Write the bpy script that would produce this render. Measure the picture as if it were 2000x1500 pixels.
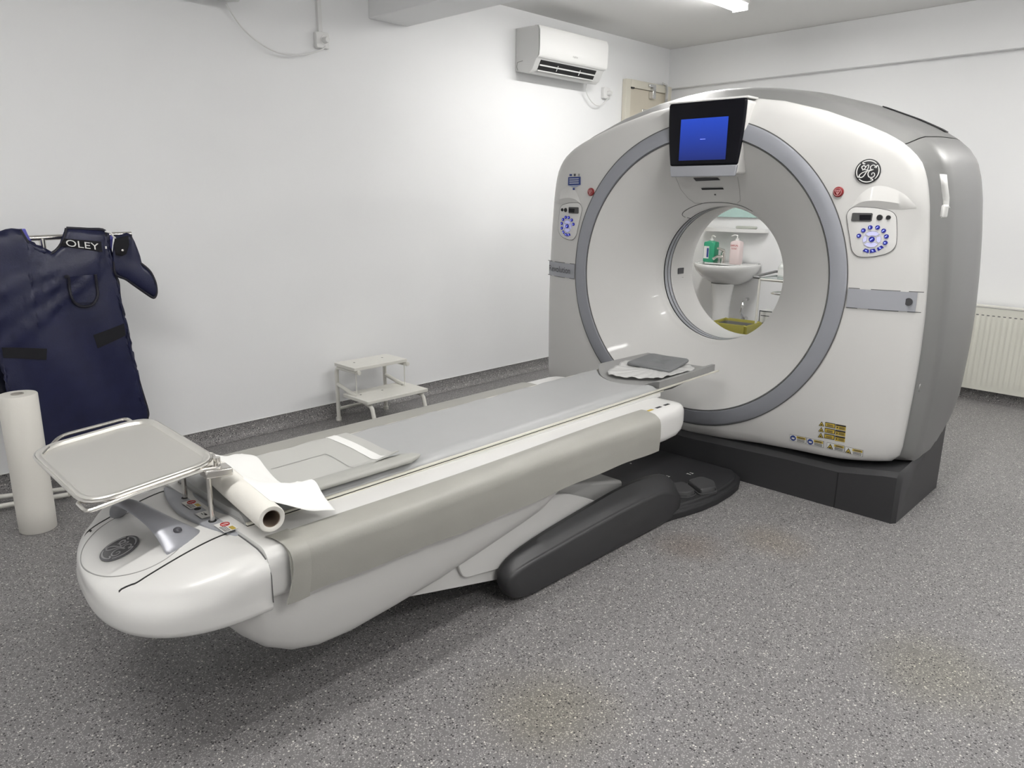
import bpy, bmesh, math, random
from mathutils import Vector, Matrix
random.seed(7)
PI = math.pi
SC = bpy.context.scene
COL = SC.collection
for o in list(bpy.data.objects):
    bpy.data.objects.remove(o)

# ------------------------------------------------------------------ camera
CAMZ = 1.37
FPX = 1450.0
_y, _p, _r = math.radians(44.05), math.radians(-14.11), math.radians(0.533)
FW = Vector((math.cos(_y)*math.cos(_p), math.sin(_y)*math.cos(_p), math.sin(_p)))
_rt = FW.cross(Vector((0, 0, 1))).normalized()
_up = _rt.cross(FW)
RT = _rt*math.cos(_r) + _up*math.sin(_r)
UP = -_rt*math.sin(_r) + _up*math.cos(_r)
cam_d = bpy.data.cameras.new('camera')
cam_d.sensor_fit = 'HORIZONTAL'
cam_d.sensor_width = 36.0
cam_d.lens = FPX/2000*36.0
cam_d.clip_start = 0.02
cam_d.clip_end = 60
cam = bpy.data.objects.new('camera', cam_d)
COL.objects.link(cam)
M = Matrix((RT, UP, -FW)).transposed().to_4x4()
M.translation = Vector((0, 0, CAMZ))
cam.matrix_world = M
SC.camera = cam

# ------------------------------------------------------------------ world, exposure, lights
SC.view_settings.view_transform = 'Standard'
SC.view_settings.look = 'None'
SC.view_settings.gamma = 1.0
SC.view_settings.use_curve_mapping = False
SC.view_settings.exposure = 0.0
w = bpy.data.worlds.new('world')
SC.world = w
w.use_nodes = True
w.node_tree.nodes['Background'].inputs[0].default_value = (0.9, 0.95, 1.0, 1)
w.node_tree.nodes['Background'].inputs[1].default_value = 0.3

def tube_light(x0, x1, y, z, power, along='X', col=(1.0, 0.985, 0.96)):
    L = bpy.data.lights.new('tube_light', 'AREA')
    L.shape = 'RECTANGLE'
    L.size = abs(x1-x0)
    L.size_y = 0.10
    L.energy = power
    L.color = col
    o = bpy.data.objects.new('tube_light', L)
    COL.objects.link(o)
    if along == 'X':
        o.location = ((x0+x1)/2, y, z)
    else:
        o.location = (y, (x0+x1)/2, z)
        o.rotation_euler = (0, 0, PI/2)
    return o
LAMPS = [  # x0, x1, y, z, watts
    (3.75, 4.95, 2.70, 2.575, 20),
    (2.10, 3.30, 0.80, 2.575, 19),
    (-0.60, 0.60, 1.60, 2.575, 19),
    (4.60, 5.50, -0.10, 2.575, 17),
    (0.90, 2.10, -1.00, 2.575, 16),  # added fill fixture, unseen, lightens the shadow under the table
]
for a in LAMPS:
    tube_light(*a)

# ------------------------------------------------------------------ pixel -> point on a known plane
def ray(x, y):
    return FW*FPX + RT*(x-1000) - UP*(y-750)
def on_x(x, y, X):
    d = ray(x, y); t = X/d.x
    return Vector((X, d.y*t, CAMZ+d.z*t))
def on_y(x, y, Y):
    d = ray(x, y); t = Y/d.y
    return Vector((d.x*t, Y, CAMZ+d.z*t))
def on_z(x, y, Z):
    d = ray(x, y); t = (Z-CAMZ)/d.z
    return Vector((d.x*t, d.y*t, Z))

# ------------------------------------------------------------------ materials
def s2l(c):
    return tuple(((v/12.92) if v <= 0.04045 else ((v+0.055)/1.055)**2.4) for v in c)
def rgb(r, g, b):
    return s2l((r/255, g/255, b/255))
MC = {}
def mat(name, col, rough=0.5, metal=0.0, bump=0.0, bscale=200.0, var=0.0, vscale=6.0, emit=None, es=1.0, spec=0.5, coat=0.0, trans=0.0, alpha=1.0):
    if name in MC: return MC[name]
    m = bpy.data.materials.new(name); m.use_nodes = True
    nt = m.node_tree; n = nt.nodes; b = n['Principled BSDF']
    b.inputs['Base Color'].default_value = (*col, 1)
    b.inputs['Roughness'].default_value = rough
    b.inputs['Metallic'].default_value = metal
    b.inputs['Specular IOR Level'].default_value = spec
    b.inputs['Coat Weight'].default_value = coat
    b.inputs['Transmission Weight'].default_value = trans
    b.inputs['Alpha'].default_value = alpha
    tc = n.new('ShaderNodeTexCoord')
    nz = n.new('ShaderNodeTexNoise'); nz.inputs['Scale'].default_value = vscale
    nz.inputs['Detail'].default_value = 4
    nt.links.new(tc.outputs['Object'], nz.inputs['Vector'])
    if var > 0:
        mp = n.new('ShaderNodeMapRange')
        mp.inputs['From Min'].default_value = 0.3; mp.inputs['From Max'].default_value = 0.7
        mp.inputs['To Min'].default_value = 1-var; mp.inputs['To Max'].default_value = 1+var
        nt.links.new(nz.outputs['Fac'], mp.inputs['Value'])
        vm = n.new('ShaderNodeVectorMath'); vm.operation = 'SCALE'
        vm.inputs[0].default_value = col
        nt.links.new(mp.outputs['Result'], vm.inputs['Scale'])
        nt.links.new(vm.outputs['Vector'], b.inputs['Base Color'])
    if bump > 0:
        n2 = n.new('ShaderNodeTexNoise'); n2.inputs['Scale'].default_value = bscale; n2.inputs['Detail'].default_value = 3
        nt.links.new(tc.outputs['Object'], n2.inputs['Vector'])
        bp = n.new('ShaderNodeBump'); bp.inputs['Strength'].default_value = bump; bp.inputs['Distance'].default_value = 0.002
        nt.links.new(n2.outputs['Fac'], bp.inputs['Height'])
        nt.links.new(bp.outputs['Normal'], b.inputs['Normal'])
    if emit:
        b.inputs['Emission Color'].default_value = (*emit, 1)
        b.inputs['Emission Strength'].default_value = es
    MC[name] = m
    return m

WALL = mat('wall_paint', (0.84, 0.845, 0.85), 0.6, bump=0.12, bscale=60, var=0.012, vscale=1.5)
CEIL = mat('ceiling_paint', (0.78, 0.775, 0.765), 0.8, bump=0.1, bscale=80)
WHITE = mat('white_plastic', (0.61, 0.605, 0.59), 0.38, bump=0.03, bscale=600, coat=0.15)
WHITE2 = mat('bright_white_plastic', (0.66, 0.655, 0.64), 0.33, coat=0.15)
SILVER = mat('silver_paint', (0.235, 0.235, 0.232), 0.42, 0.35, bump=0.04, bscale=900)
RINGM = mat('ring_grey', (0.31, 0.32, 0.35), 0.4, 0.25, bump=0.04, bscale=900)
BAND = mat('band_grey', (0.36, 0.37, 0.40), 0.42, 0.2)
DARK = mat('charcoal_plastic', (0.030, 0.030, 0.032), 0.45, bump=0.06, bscale=500)
DARK2 = mat('charcoal_floor_plate', (0.018, 0.018, 0.020), 0.55, bump=0.1, bscale=500)
BLACK = mat('black_gap', (0.006, 0.006, 0.007), 0.6)
SEAM = mat('seam_line', (0.10, 0.10, 0.10), 0.6)
SEAML = mat('pale_seam_line', (0.30, 0.30, 0.29), 0.6)
GLOSSB = mat('black_glass', (0.004, 0.004, 0.007), 0.16, spec=0.2)
STEEL = mat('stainless_steel', (0.72, 0.70, 0.66), 0.22, 1.0, var=0.03)
STEELB = mat('brushed_tray_steel', (0.80, 0.785, 0.74), 0.36, 0.85, bump=0.03, bscale=300)
CHROME = mat('chrome', (0.7, 0.7, 0.7), 0.08, 1.0)
MATT = mat('mattress_vinyl', (0.37, 0.375, 0.375), 0.42, bump=0.05, bscale=120, var=0.02)
FLAP = mat('beige_grey_vinyl', (0.32, 0.315, 0.285), 0.45, bump=0.12, bscale=220, var=0.03)
SHEETV = mat('pale_vinyl', (0.47, 0.47, 0.445), 0.4, bump=0.04, bscale=160)
PAPER = mat('white_paper', (0.82, 0.82, 0.80), 0.85, bump=0.12, bscale=300)
PAPER2 = mat('rolled_paper', (0.72, 0.70, 0.65), 0.85, bump=0.2, bscale=160)
CARD = mat('cardboard_core', (0.20, 0.15, 0.11), 0.85)
CUSH = mat('cushion_grey', (0.165, 0.17, 0.175), 0.55, bump=0.08, bscale=200)
PLAST = mat('clear_plastic_film', (0.75, 0.75, 0.74), 0.25, bump=0.6, bscale=45, alpha=0.75)
NAVY = mat('navy_leather', (0.013, 0.015, 0.045), 0.34, bump=0.35, bscale=140, var=0.12, vscale=14, spec=0.4)
NAVYT = mat('navy_trim', (0.006, 0.006, 0.014), 0.6)
VELC = mat('black_velcro', (0.005, 0.005, 0.008), 0.9)
LILAC = mat('lilac_lining', (0.10, 0.10, 0.42), 0.6)
YEL = mat('yellow_label', (0.50, 0.36, 0.05), 0.5)
LABW = mat('label_white', (0.72, 0.72, 0.70), 0.5)
INK = mat('black_ink', (0.012, 0.012, 0.014), 0.5)
TXT = mat('grey_ink', (0.05, 0.05, 0.055), 0.5)
BLUEL = mat('blue_label', (0.02, 0.045, 0.22), 0.5)
REDB = mat('red_button', (0.22, 0.012, 0.015), 0.35)
REDI = mat('red_ink', (0.45, 0.03, 0.03), 0.5)
BTN = mat('backlit_blue_button', (0.004, 0.004, 0.06), 0.3, emit=(0.02, 0.03, 0.55), es=0.35)
BTNI = mat('lit_button_symbol', (0.2, 0.25, 0.9), 0.4, emit=(0.35, 0.42, 1.0), es=0.9)
BTNW = mat('lit_white_key', (0.55, 0.55, 0.7), 0.4, emit=(0.4, 0.42, 1.0), es=0.25)
CERAM = mat('white_ceramic', (0.74, 0.74, 0.73), 0.12, coat=0.4)
CREAM = mat('cream_door_paint', (0.62, 0.57, 0.47), 0.5, bump=0.05, bscale=60, var=0.03)
CREAMF = mat('cream_frame_paint', (0.68, 0.65, 0.56), 0.5)
WENAM = mat('white_enamel', (0.70, 0.69, 0.64), 0.3)
RADI = mat('radiator_enamel', (0.66, 0.655, 0.59), 0.35)
GREEN = mat('green_bottle', (0.03, 0.33, 0.18), 0.3)
PINK = mat('pink_soap', (0.76, 0.64, 0.63), 0.3)
YBAG = mat('yellow_bag', (0.30, 0.27, 0.045), 0.4, bump=0.4, bscale=30)
GLASS = mat('pale_green_glass', (0.45, 0.62, 0.58), 0.05, metal=0.6)
GLASSC = mat('clear_glass_shelf', (0.8, 0.9, 0.88), 0.05, trans=0.8)
PVC = mat('white_pvc', (0.76, 0.76, 0.75), 0.45)
ACP = mat('air_conditioner_plastic', (0.80, 0.80, 0.79), 0.25, coat=0.3)
ACS = mat('air_conditioner_case', (0.70, 0.70, 0.69), 0.4)
LAMPM = mat('lit_tube', (0.9, 0.9, 0.9), 0.4, emit=(1.0, 0.985, 0.96), es=42.0)
RUBBER = mat('rubber', (0.03, 0.03, 0.03), 0.7)

def floor_material():
    m = bpy.data.materials.new('speckled_vinyl_floor'); m.use_nodes = True
    nt = m.node_tree; n = nt.nodes; l = nt.links
    b = n['Principled BSDF']
    tc = n.new('ShaderNodeTexCoord')
    def noise(scale, det=3):
        z = n.new('ShaderNodeTexNoise'); z.inputs['Scale'].default_value = scale; z.inputs['Detail'].default_value = det
        l.new(tc.outputs['Object'], z.inputs['Vector']); return z
    def mix(fac, a, c):
        x = n.new('ShaderNodeMix'); x.data_type = 'RGBA'
        if isinstance(fac, float): x.inputs[0].default_value = fac
        else: l.new(fac, x.inputs[0])
        if isinstance(a, tuple): x.inputs[6].default_value = (*a, 1)
        else: l.new(a, x.inputs[6])
        if isinstance(c, tuple): x.inputs[7].default_value = (*c, 1)
        else: l.new(c, x.inputs[7])
        return x.outputs[2]
    def chips(scale, lo, size):
        v = n.new('ShaderNodeTexVoronoi'); v.inputs['Scale'].default_value = scale
        l.new(tc.outputs['Object'], v.inputs['Vector'])
        sp = n.new('ShaderNodeSeparateColor'); l.new(v.outputs['Color'], sp.inputs[0])
        a = n.new('ShaderNodeMath'); a.operation = 'GREATER_THAN'; a.inputs[1].default_value = lo
        l.new(sp.outputs[0], a.inputs[0])
        c = n.new('ShaderNodeMath'); c.operation = 'LESS_THAN'; c.inputs[1].default_value = size
        l.new(v.outputs['Distance'], c.inputs[0])
        d = n.new('ShaderNodeMath'); d.operation = 'MULTIPLY'
        l.new(a.outputs[0], d.inputs[0]); l.new(c.outputs[0], d.inputs[1])
        return d.outputs[0]
    base = mix(noise(2.0).outputs['Fac'], (0.155, 0.150, 0.151), (0.182, 0.177, 0.176))
    base = mix(chips(230, 0.55, 0.5), base, (0.165, 0.157, 0.160))
    base = mix(chips(260, 0.6, 0.5), base, (0.33, 0.32, 0.315))
    base = mix(chips(150, 0.86, 0.42), base, (0.022, 0.02, 0.022))
    base = mix(chips(118, 0.93, 0.33), base, (0.62, 0.60, 0.56))
    base = mix(chips(190, 0.93, 0.42), base, (0.50, 0.48, 0.46))
    # worn stains on the lino
    def stain(cx, cy, r, colr, k):
        nonlocal base
        sb = n.new('ShaderNodeVectorMath'); sb.operation = 'SUBTRACT'; sb.inputs[1].default_value = (cx, cy, 0)
        l.new(tc.outputs['Object'], sb.inputs[0])
        nn = noise(5.0); sc = n.new('ShaderNodeVectorMath'); sc.operation = 'LENGTH'
        l.new(sb.outputs[0], sc.inputs[0])
        ad = n.new('ShaderNodeMath'); ad.operation = 'MULTIPLY_ADD'; ad.inputs[1].default_value = 0.5*r; 
        l.new(nn.outputs['Fac'], ad.inputs[0]); l.new(sc.outputs['Value'], ad.inputs[2])
        mr = n.new('ShaderNodeMapRange'); mr.interpolation_type = 'SMOOTHSTEP'
        mr.inputs['From Min'].default_value = 0.35*r; mr.inputs['From Max'].default_value = 1.25*r
        mr.inputs['To Min'].default_value = k; mr.inputs['To Max'].default_value = 0
        l.new(ad.outputs[0], mr.inputs['Value'])
        mx = n.new('ShaderNodeMix'); mx.data_type = 'RGBA'; mx.blend_type = 'MULTIPLY'
        l.new(mr.outputs[0], mx.inputs[0]); l.new(base, mx.inputs[6]); mx.inputs[7].default_value = (*colr, 1)
        base = mx.outputs[2]
    stain(2.50, 1.40, 0.20, (0.72, 0.60, 0.50), 0.55)
    stain(2.78, 1.18, 0.22, (0.90, 0.80, 0.66), 0.55)
    stain(1.35, 1.15, 0.28, (0.86, 0.82, 0.62), 0.55)
    stain(2.30, 0.42, 0.30, (0.92, 0.90, 0.70), 0.5)
    l.new(base, b.inputs['Base Color'])
    b.inputs['Roughness'].default_value = 0.48
    b.inputs['Specular IOR Level'].default_value = 0.4
    bp = n.new('ShaderNodeBump'); bp.inputs['Strength'].default_value = 0.15; bp.inputs['Distance'].default_value = 0.001
    l.new(noise(350).outputs['Fac'], bp.inputs['Height']); l.new(bp.outputs['Normal'], b.inputs['Normal'])
    return m
FLOOR = floor_material()

def screen_material():
    m = bpy.data.materials.new('lit_blue_screen'); m.use_nodes = True
    nt = m.node_tree; n = nt.nodes; l = nt.links; b = n['Principled BSDF']
    tc = n.new('ShaderNodeTexCoord'); sp = n.new('ShaderNodeSeparateXYZ')
    l.new(tc.outputs['Object'], sp.inputs[0])
    mr = n.new('ShaderNodeMapRange'); mr.inputs['From Min'].default_value = 1.50; mr.inputs['From Max'].default_value = 1.76
    l.new(sp.outputs['Z'], mr.inputs['Value'])
    cr = n.new('ShaderNodeValToRGB')
    cr.color_ramp.elements[0].color = (0.012, 0.016, 0.075, 1); cr.color_ramp.elements[1].color = (0.020, 0.075, 0.60, 1)
    l.new(mr.outputs[0], cr.inputs[0])
    b.inputs['Base Color'].default_value = (0.006, 0.006, 0.015, 1); b.inputs['Roughness'].default_value = 0.3; b.inputs['Specular IOR Level'].default_value = 0.2
    l.new(cr.outputs[0], b.inputs['Emission Color']); b.inputs['Emission Strength'].default_value = 1.0
    return m

# ------------------------------------------------------------------ object helpers
def tag(o, label=None, cat=None, group=None, kind=None):
    if label: o['label'] = label
    if cat: o['category'] = cat
    if group: o['group'] = group
    if kind: o['kind'] = kind
    return o
ORG = {}
def thing(name, loc, label, cat, group=None):
    o = bpy.data.objects.new(name, None); COL.objects.link(o)
    o.location = loc; o.empty_display_size = 0.05
    ORG[o] = Vector(loc)
    return tag(o, label, cat, group)
def link(name, me, parent=None):
    o = bpy.data.objects.new(name, me); COL.objects.link(o)
    if parent is not None:
        org = ORG.get(parent, Vector((0, 0, 0)))
        me.transform(Matrix.Translation(-org))
        o.parent = parent
        if parent.type == 'EMPTY': ORG[o] = org
        else: ORG[o] = ORG.get(parent, Vector((0, 0, 0)))
    return o
class G:
    """collects geometry in world coordinates"""
    def __init__(s): s.v = []; s.f = []
    def add(s, V, F):
        k = len(s.v); s.v += [tuple(p) for p in V]; s.f += [tuple(i+k for i in f) for f in F]; return s
    def box(s, a, b, rot=None, c=None):
        (x0, y0, z0), (x1, y1, z1) = a, b
        V = [Vector(p) for p in ((x0,y0,z0),(x1,y0,z0),(x1,y1,z0),(x0,y1,z0),(x0,y0,z1),(x1,y0,z1),(x1,y1,z1),(x0,y1,z1))]
        if rot is not None:
            cc = Vector(c); V = [rot @ (p-cc) + cc for p in V]
        return s.add(V, [(0,3,2,1),(4,5,6,7),(0,1,5,4),(1,2,6,5),(2,3,7,6),(3,0,4,7)])
    def loft(s, rings, closed=True, caps=True, wrap=False):
        n = len(rings[0]); V = [p for r in rings for p in r]; F = []
        m = len(rings)
        for i in range(m if wrap else m-1):
            for j in range(n if closed else n-1):
                a = i*n+j; b = i*n+(j+1) % n; i2 = (i+1) % m
                F.append((a, b, i2*n+(j+1) % n, i2*n+j))
        if caps and closed and not wrap:
            F.append(tuple(range(n-1, -1, -1))); F.append(tuple((m-1)*n+j for j in range(n)))
        return s.add(V, F)
    def prism(s, poly, d):
        d = Vector(d); poly = [Vector(p) for p in poly]
        return s.loft([poly, [p+d for p in poly]])
    def grid(s, fn, nu, nv, thick=None):
        P = [[Vector(fn(i/nu, j/nv)) for j in range(nv+1)] for i in range(nu+1)]
        V = [p for r in P for p in r]; w_ = nv+1
        F = [(i*w_+j, (i+1)*w_+j, (i+1)*w_+j+1, i*w_+j+1) for i in range(nu) for j in range(nv)]
        if thick is not None:
            t = Vector(thick); N = len(V)
            V2 = [p+t for p in V]
            F += [tuple(k+N for k in reversed(f)) for f in F]
            bd = [i*w_ for i in range(nu+1)] + [nu*w_+j for j in range(1, nv+1)] + [i*w_+nv for i in range(nu-1, -1, -1)] + [j for j in range(nv-1, 0, -1)]
            for k in range(len(bd)):
                a, b = bd[k], bd[(k+1) % len(bd)]
                F.append((b, a, a+N, b+N))
            V += V2
        return s.add(V, F)
    def tube(s, pts, r, n=10, closed=False, caps=True):
        pts = [Vector(p) for p in pts]; m = len(pts); rings = []
        nrm = None
        for i, p in enumerate(pts):
            if closed: t = (pts[(i+1) % m]-pts[i-1]).normalized()
            else: t = (pts[min(i+1, m-1)]-pts[max(i-1, 0)]).normalized()
            if nrm is None:
                nrm = t.orthogonal().normalized()
            nrm = (nrm - t*nrm.dot(t)).normalized()
            bn = t.cross(nrm)
            rr = r[i] if isinstance(r, (list, tuple)) else r
            rings.append([p+nrm*math.cos(2*PI*k/n)*rr+bn*math.sin(2*PI*k/n)*rr for k in range(n)])
        return s.loft(rings, caps=caps and not closed, wrap=closed)
    def lathe(s, prof, c, axis='Z', n=32, sx=1, sy=1, caps=True):
        rings = []
        c = Vector(c)
        for r, h in prof:
            ring = []
            for k in range(n):
                a = 2*PI*k/n; u, v_ = math.cos(a)*r*sx, math.sin(a)*r*sy
                if axis == 'Z': p = Vector((u, v_, h))
                elif axis == 'X': p = Vector((h, u, v_))
                else: p = Vector((v_, h, u))
                ring.append(c+p)
            rings.append(ring)
        return s.loft(rings, caps=caps)
    def make(s, name, m, parent=None, smooth=40, bevel=0.0, seg=3, sub=0, solid=0.0, label=None):
        me = bpy.data.meshes.new(name); me.from_pydata(s.v, [], s.f); me.update()
        bm = bmesh.new(); bm.from_mesh(me)
        bmesh.ops.remove_doubles(bm, verts=bm.verts, dist=1e-6)
        bmesh.ops.recalc_face_normals(bm, faces=bm.faces)
        bm.to_mesh(me); bm.free()
        me.materials.append(m)
        o = link(name, me, parent)
        if solid:
            md = o.modifiers.new('solid', 'SOLIDIFY'); md.thickness = solid; md.offset = 0
        if bevel > 0:
            md = o.modifiers.new('bevel', 'BEVEL'); md.width = bevel; md.segments = seg; md.limit_method = 'ANGLE'; md.angle_limit = math.radians(35)
        if sub:
            md = o.modifiers.new('sub', 'SUBSURF'); md.levels = sub; md.render_levels = sub
        if smooth:
            for p in me.polygons: p.use_smooth = True
            try: me.set_sharp_from_angle(angle=math.radians(smooth))
            except Exception: pass
        if label: o['label'] = label
        return o
def rpoly(pts, r, n=5):
    """round the corners of a polygon of Vectors"""
    pts = [Vector(p) for p in pts]; out = []; m = len(pts)
    for i, p in enumerate(pts):
        rr = r[i] if isinstance(r, (list, tuple)) else r
        a = pts[i-1]-p; b = pts[(i+1) % m]-p
        k = min(rr, a.length*0.48, b.length*0.48)
        A = p+a.normalized()*k; B = p+b.normalized()*k
        if k < 1e-5: out.append(p); continue
        for j in range(n+1):
            t = j/n
            out.append((1-t)**2*A+2*t*(1-t)*p+t*t*B)
    return out
def path(pts, n=8):
    """Catmull-Rom through points"""
    P = [Vector(p) for p in pts]; P = [2*P[0]-P[1]]+P+[2*P[-1]-P[-2]]; out = []
    for i in range(1, len(P)-2):
        for j in range(n):
            t = j/n
            out.append(0.5*((2*P[i])+(-P[i-1]+P[i+1])*t+(2*P[i-1]-5*P[i]+4*P[i+1]-P[i+2])*t*t+(-P[i-1]+3*P[i]-3*P[i+1]+P[i+2])*t**3))
    out.append(P[-2]); return out
def interp(tab, x):
    if x <= tab[0][0]: return tab[0][1]
    for (a, b), (c, d) in zip(tab, tab[1:]):
        if x <= c: return b+(d-b)*(x-a)/(c-a)
    return tab[-1][1]
def text(name, body, size, org, right, up, m, parent, align='CENTER', lift=0.0006, sx=1.0):
    cu = bpy.data.curves.new('t', 'FONT'); cu.body = body; cu.size = size; cu.align_x = align; cu.align_y = 'CENTER'; cu.resolution_u = 3
    o = bpy.data.objects.new('t', cu); COL.objects.link(o)
    me = bpy.data.meshes.new_from_object(o)
    bpy.data.objects.remove(o); bpy.data.curves.remove(cu)
    right = Vector(right).normalized(); up = Vector(up).normalized(); nm = right.cross(up); org = Vector(org)
    for v in me.vertices:
        c = v.co.copy(); v.co = org+right*c.x*sx+up*c.y+nm*lift
    me.name = name; me.materials.clear(); me.materials.append(m)
    return link(name, me, parent)

# ================================================================== THE ROOM
CZ = 2.668
WY = 4.0
def rwx(y): return 6.15+(y-4.0)*0.052       # the right-hand wall is a little out of square
XB, YB = -1.3, -1.6
def struct(g, name, m, **k):
    o = g.make(name, m, **k); o['kind'] = 'structure'; return o
struct(G().add([(XB, YB, 0), (rwx(YB), YB, 0), (rwx(WY), WY, 0), (XB, WY, 0)], [(0, 1, 2, 3)]), 'floor', FLOOR, smooth=0)
struct(G().prism([(XB-.1, YB-.1, CZ), (rwx(YB)+.1, YB-.1, CZ), (rwx(WY)+.1, WY+.1, CZ), (XB-.1, WY+.1, CZ)], (0, 0, .1)), 'ceiling', CEIL, smooth=0)
struct(G().box((XB-.1, WY, 0), (rwx(WY)+.1, WY+.1, CZ)), 'wall_left', WALL, smooth=0)
# right wall: recessed slightly below the ledge line
def rw(dx, z0, z1):
    return [(rwx(YB)+dx, YB, z0), (rwx(WY)+dx, WY, z0), (rwx(WY)+dx, WY, z1), (rwx(YB)+dx, YB, z1)]
def skew_box(name, dx0, dx1, z0, z1, **k):
    # built square in its own frame, then turned with the wall
    L = WY-YB+.12; o = G().box((dx0, -L, z0), (dx1, .05, z1)).make(name, WALL, **k)
    o.location = (rwx(WY), WY, 0); o.rotation_euler = (0, 0, -math.atan(.052)); o['kind'] = 'structure'; return o
skew_box('wall_right', .05, .17, 0, 2.337, smooth=0)
skew_box('trim_1', -.012, .17, 2.337, CZ, smooth=0, bevel=0.003)
struct(G().box((XB-.1, YB-.1, 0), (XB, WY+.1, CZ)), 'wall_back', WALL, smooth=0)
struct(G().box((XB-.1, YB-.1, 0), (rwx(YB)+.1, YB, CZ)), 'wall_near', WALL, smooth=0)
# beam under the ceiling, running away from the left wall
struct(G().box((2.87, 1.2, 2.40), (3.165, WY, CZ-.001)), 'trim_2', WALL, smooth=0, bevel=0.006)
# lino coved up the wall
def cove(p0, p1, inn, name, m, h=0.085):
    p0, p1, inn = Vector(p0), Vector(p1), Vector(inn)
    prof = [(0.001, 0), (0.05, 0.0015), (0.03, 0.006), (0.014, 0.018), (0.006, 0.036), (0.0045, h), (0.001, h)]
    struct(G().loft([[p+inn*a+Vector((0, 0, b)) for a, b in prof] for p in (p0, p1)]), name, m, smooth=50)
cove((XB, WY, 0), (rwx(WY), WY, 0), (0, -1, 0), 'baseboard_left', FLOOR)
cove((rwx(YB), YB, 0), (rwx(WY), WY, 0), (-1, 0, 0), 'baseboard_right', FLOOR)
struct(G().tube([(XB, WY-.006, .087), (5.4, WY-.006, .087)], .003, 6), 'trim_3', PVC)

# door high behind the gantry, in the left wall by the corner
d = G().box((5.44, WY-.045, 0), (5.505, WY-.002, 2.345)).box((6.075, WY-.045, 0), (6.13, WY-.002, 2.345)).box((5.505, WY-.045, 2.285), (6.075, WY-.002, 2.345))
door = struct(d, 'door_1', CREAMF, smooth=0, bevel=0.004)
G().box((5.508, WY-.03, 0.01), (6.072, WY-.006, 2.282)).make('door_leaf', CREAM, door, bevel=0.003)
G().box((5.506, WY-.034, 0.01), (5.511, WY-.030, 2.27)).make('rebate_line', SEAM, door)
hz = on_y(1273, 172, WY-.05)
G().box((hz.x-.05, WY-.065, hz.z+.0), (hz.x+.05, WY-.03, hz.z+.03)).box((hz.x-.01, WY-.075, hz.z-.09), (hz.x+.035, WY-.03, hz.z)).make('bolt_latch', CHROME, door, bevel=0.004)
cz = on_y(1300, 190, WY-.05)
G().tube([(cz.x, WY-.05, cz.z+.1), (cz.x, WY-.06, cz.z+.05), (cz.x-.01, WY-.06, cz.z-.08)], .014, 8).tube([(cz.x-.06, WY-.05, cz.z+.11), (cz.x, WY-.05, cz.z+.1)], .01, 8).make('door_hinge', CHROME, door)
vz = on_y(1264, 217, WY-.05)
G().box((vz.x-.055, WY-.04, vz.z-.016), (vz.x+.055, WY-.03, vz.z+.016)).make('name_plate', STEEL, door, bevel=0.006)
G().box((5.50, WY-.052, 2.275), (5.55, WY-.03, 2.287)).make('hook', BLACK, door, bevel=0.003)

# ================================================================== GANTRY
YC, ZC = 1.94, 0.989
RB = 0.345           # bore radius
R1, R0 = 0.745, 0.674
XF, XL = 3.29, 3.555
outline = [(0, 1.838), (.10, 1.835), (.2, 1.825), (.35, 1.800), (.55, 1.745), (.73, 1.677), (.82, 1.636), (.875, 1.604), (.925, 1.562), (.962, 1.512), (.985, 1.44),
           (1.0, 1.36), (1.018, 1.2), (1.03, 1.05), (1.038, .9), (1.040, .75), (1.037, .6), (1.030, .42), (1.024, .31), (1.012, .268), (.985, .252), (.90, .24), (.8, .228), (.6, .220), (.4, .208), (.2, .185), (0, .170)]
full = [(-a, b) for a, b in outline] + [(a, b) for a, b in reversed(outline)][1:-1]
full = [(x, z) for x, z in full]
def Rout(th):
    dx, dz = math.cos(th), math.sin(th); best = None
    m = len(full)
    for i in range(m):
        x1, z1 = full[i][0], full[i][1]-ZC; x2, z2 = full[(i+1) % m][0], full[(i+1) % m][1]-ZC
        ex, ez = x2-x1, z2-z1
        den = dx*ez-dz*ex
        if abs(den) < 1e-9: continue
        t = (x1*ez-z1*ex)/den; u = (x1*dz-z1*dx)/den
        if t > 0 and -1e-6 <= u <= 1+1e-6: best = t if best is None else max(best, t)
    return best
def faceX(dy, z):
    x = XF
    a = (abs(dy)-.70)/.33
    if a > 0: x += .085*a*a
    if z > 1.55: x += .085*((z-1.55)/.29)**2
    if z < .38: x += .035*((.38-z)/.2)**2
    return x
def surfX(dy, z):
    r = math.hypot(dy, z-ZC)
    if r >= R0: return faceX(dy, z)
    s = (R0-r)/(R0-RB)
    k = R0/max(r, 1e-6)
    base = faceX(dy*k, ZC+(z-ZC)*k)
    s = min(max(s, 0), 1)
    e = s*0.80+0.20*s*s*s
    return base+(XL-base)*e
def fp(dy, z, off=0.0): return Vector((surfX(dy, z)-off, YC+dy, z))
gantry = thing('ct_scanner_gantry', (3.65, YC, 0), 'large white ring-shaped scanner gantry with a round bore, grey ring and blue screen', 'ct scanner')
N = 192
ths = [2*PI*(k+.5)/N for k in range(N)]
RO = [Rout(t) for t in ths]
rows = []
ts = [0, .25, .5, .7, .82]
edge = [(.055, 0.0), (.04, .0015), (.026, .005), (.014, .011), (.005, .020), (0.0, .032)]
for t in ts:
    rows.append([Vector((faceX(math.cos(a)*(R1+(R-.055-R1)*t/.9 if t < .9 else R), ZC+math.sin(a)*(R1+(R-.055-R1)*t/.9)), YC+math.cos(a)*(R1+(R-.055-R1)*t/.9), ZC+math.sin(a)*(R1+(R-.055-R1)*t/.9))) for a, R in zip(ths, RO)])
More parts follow.
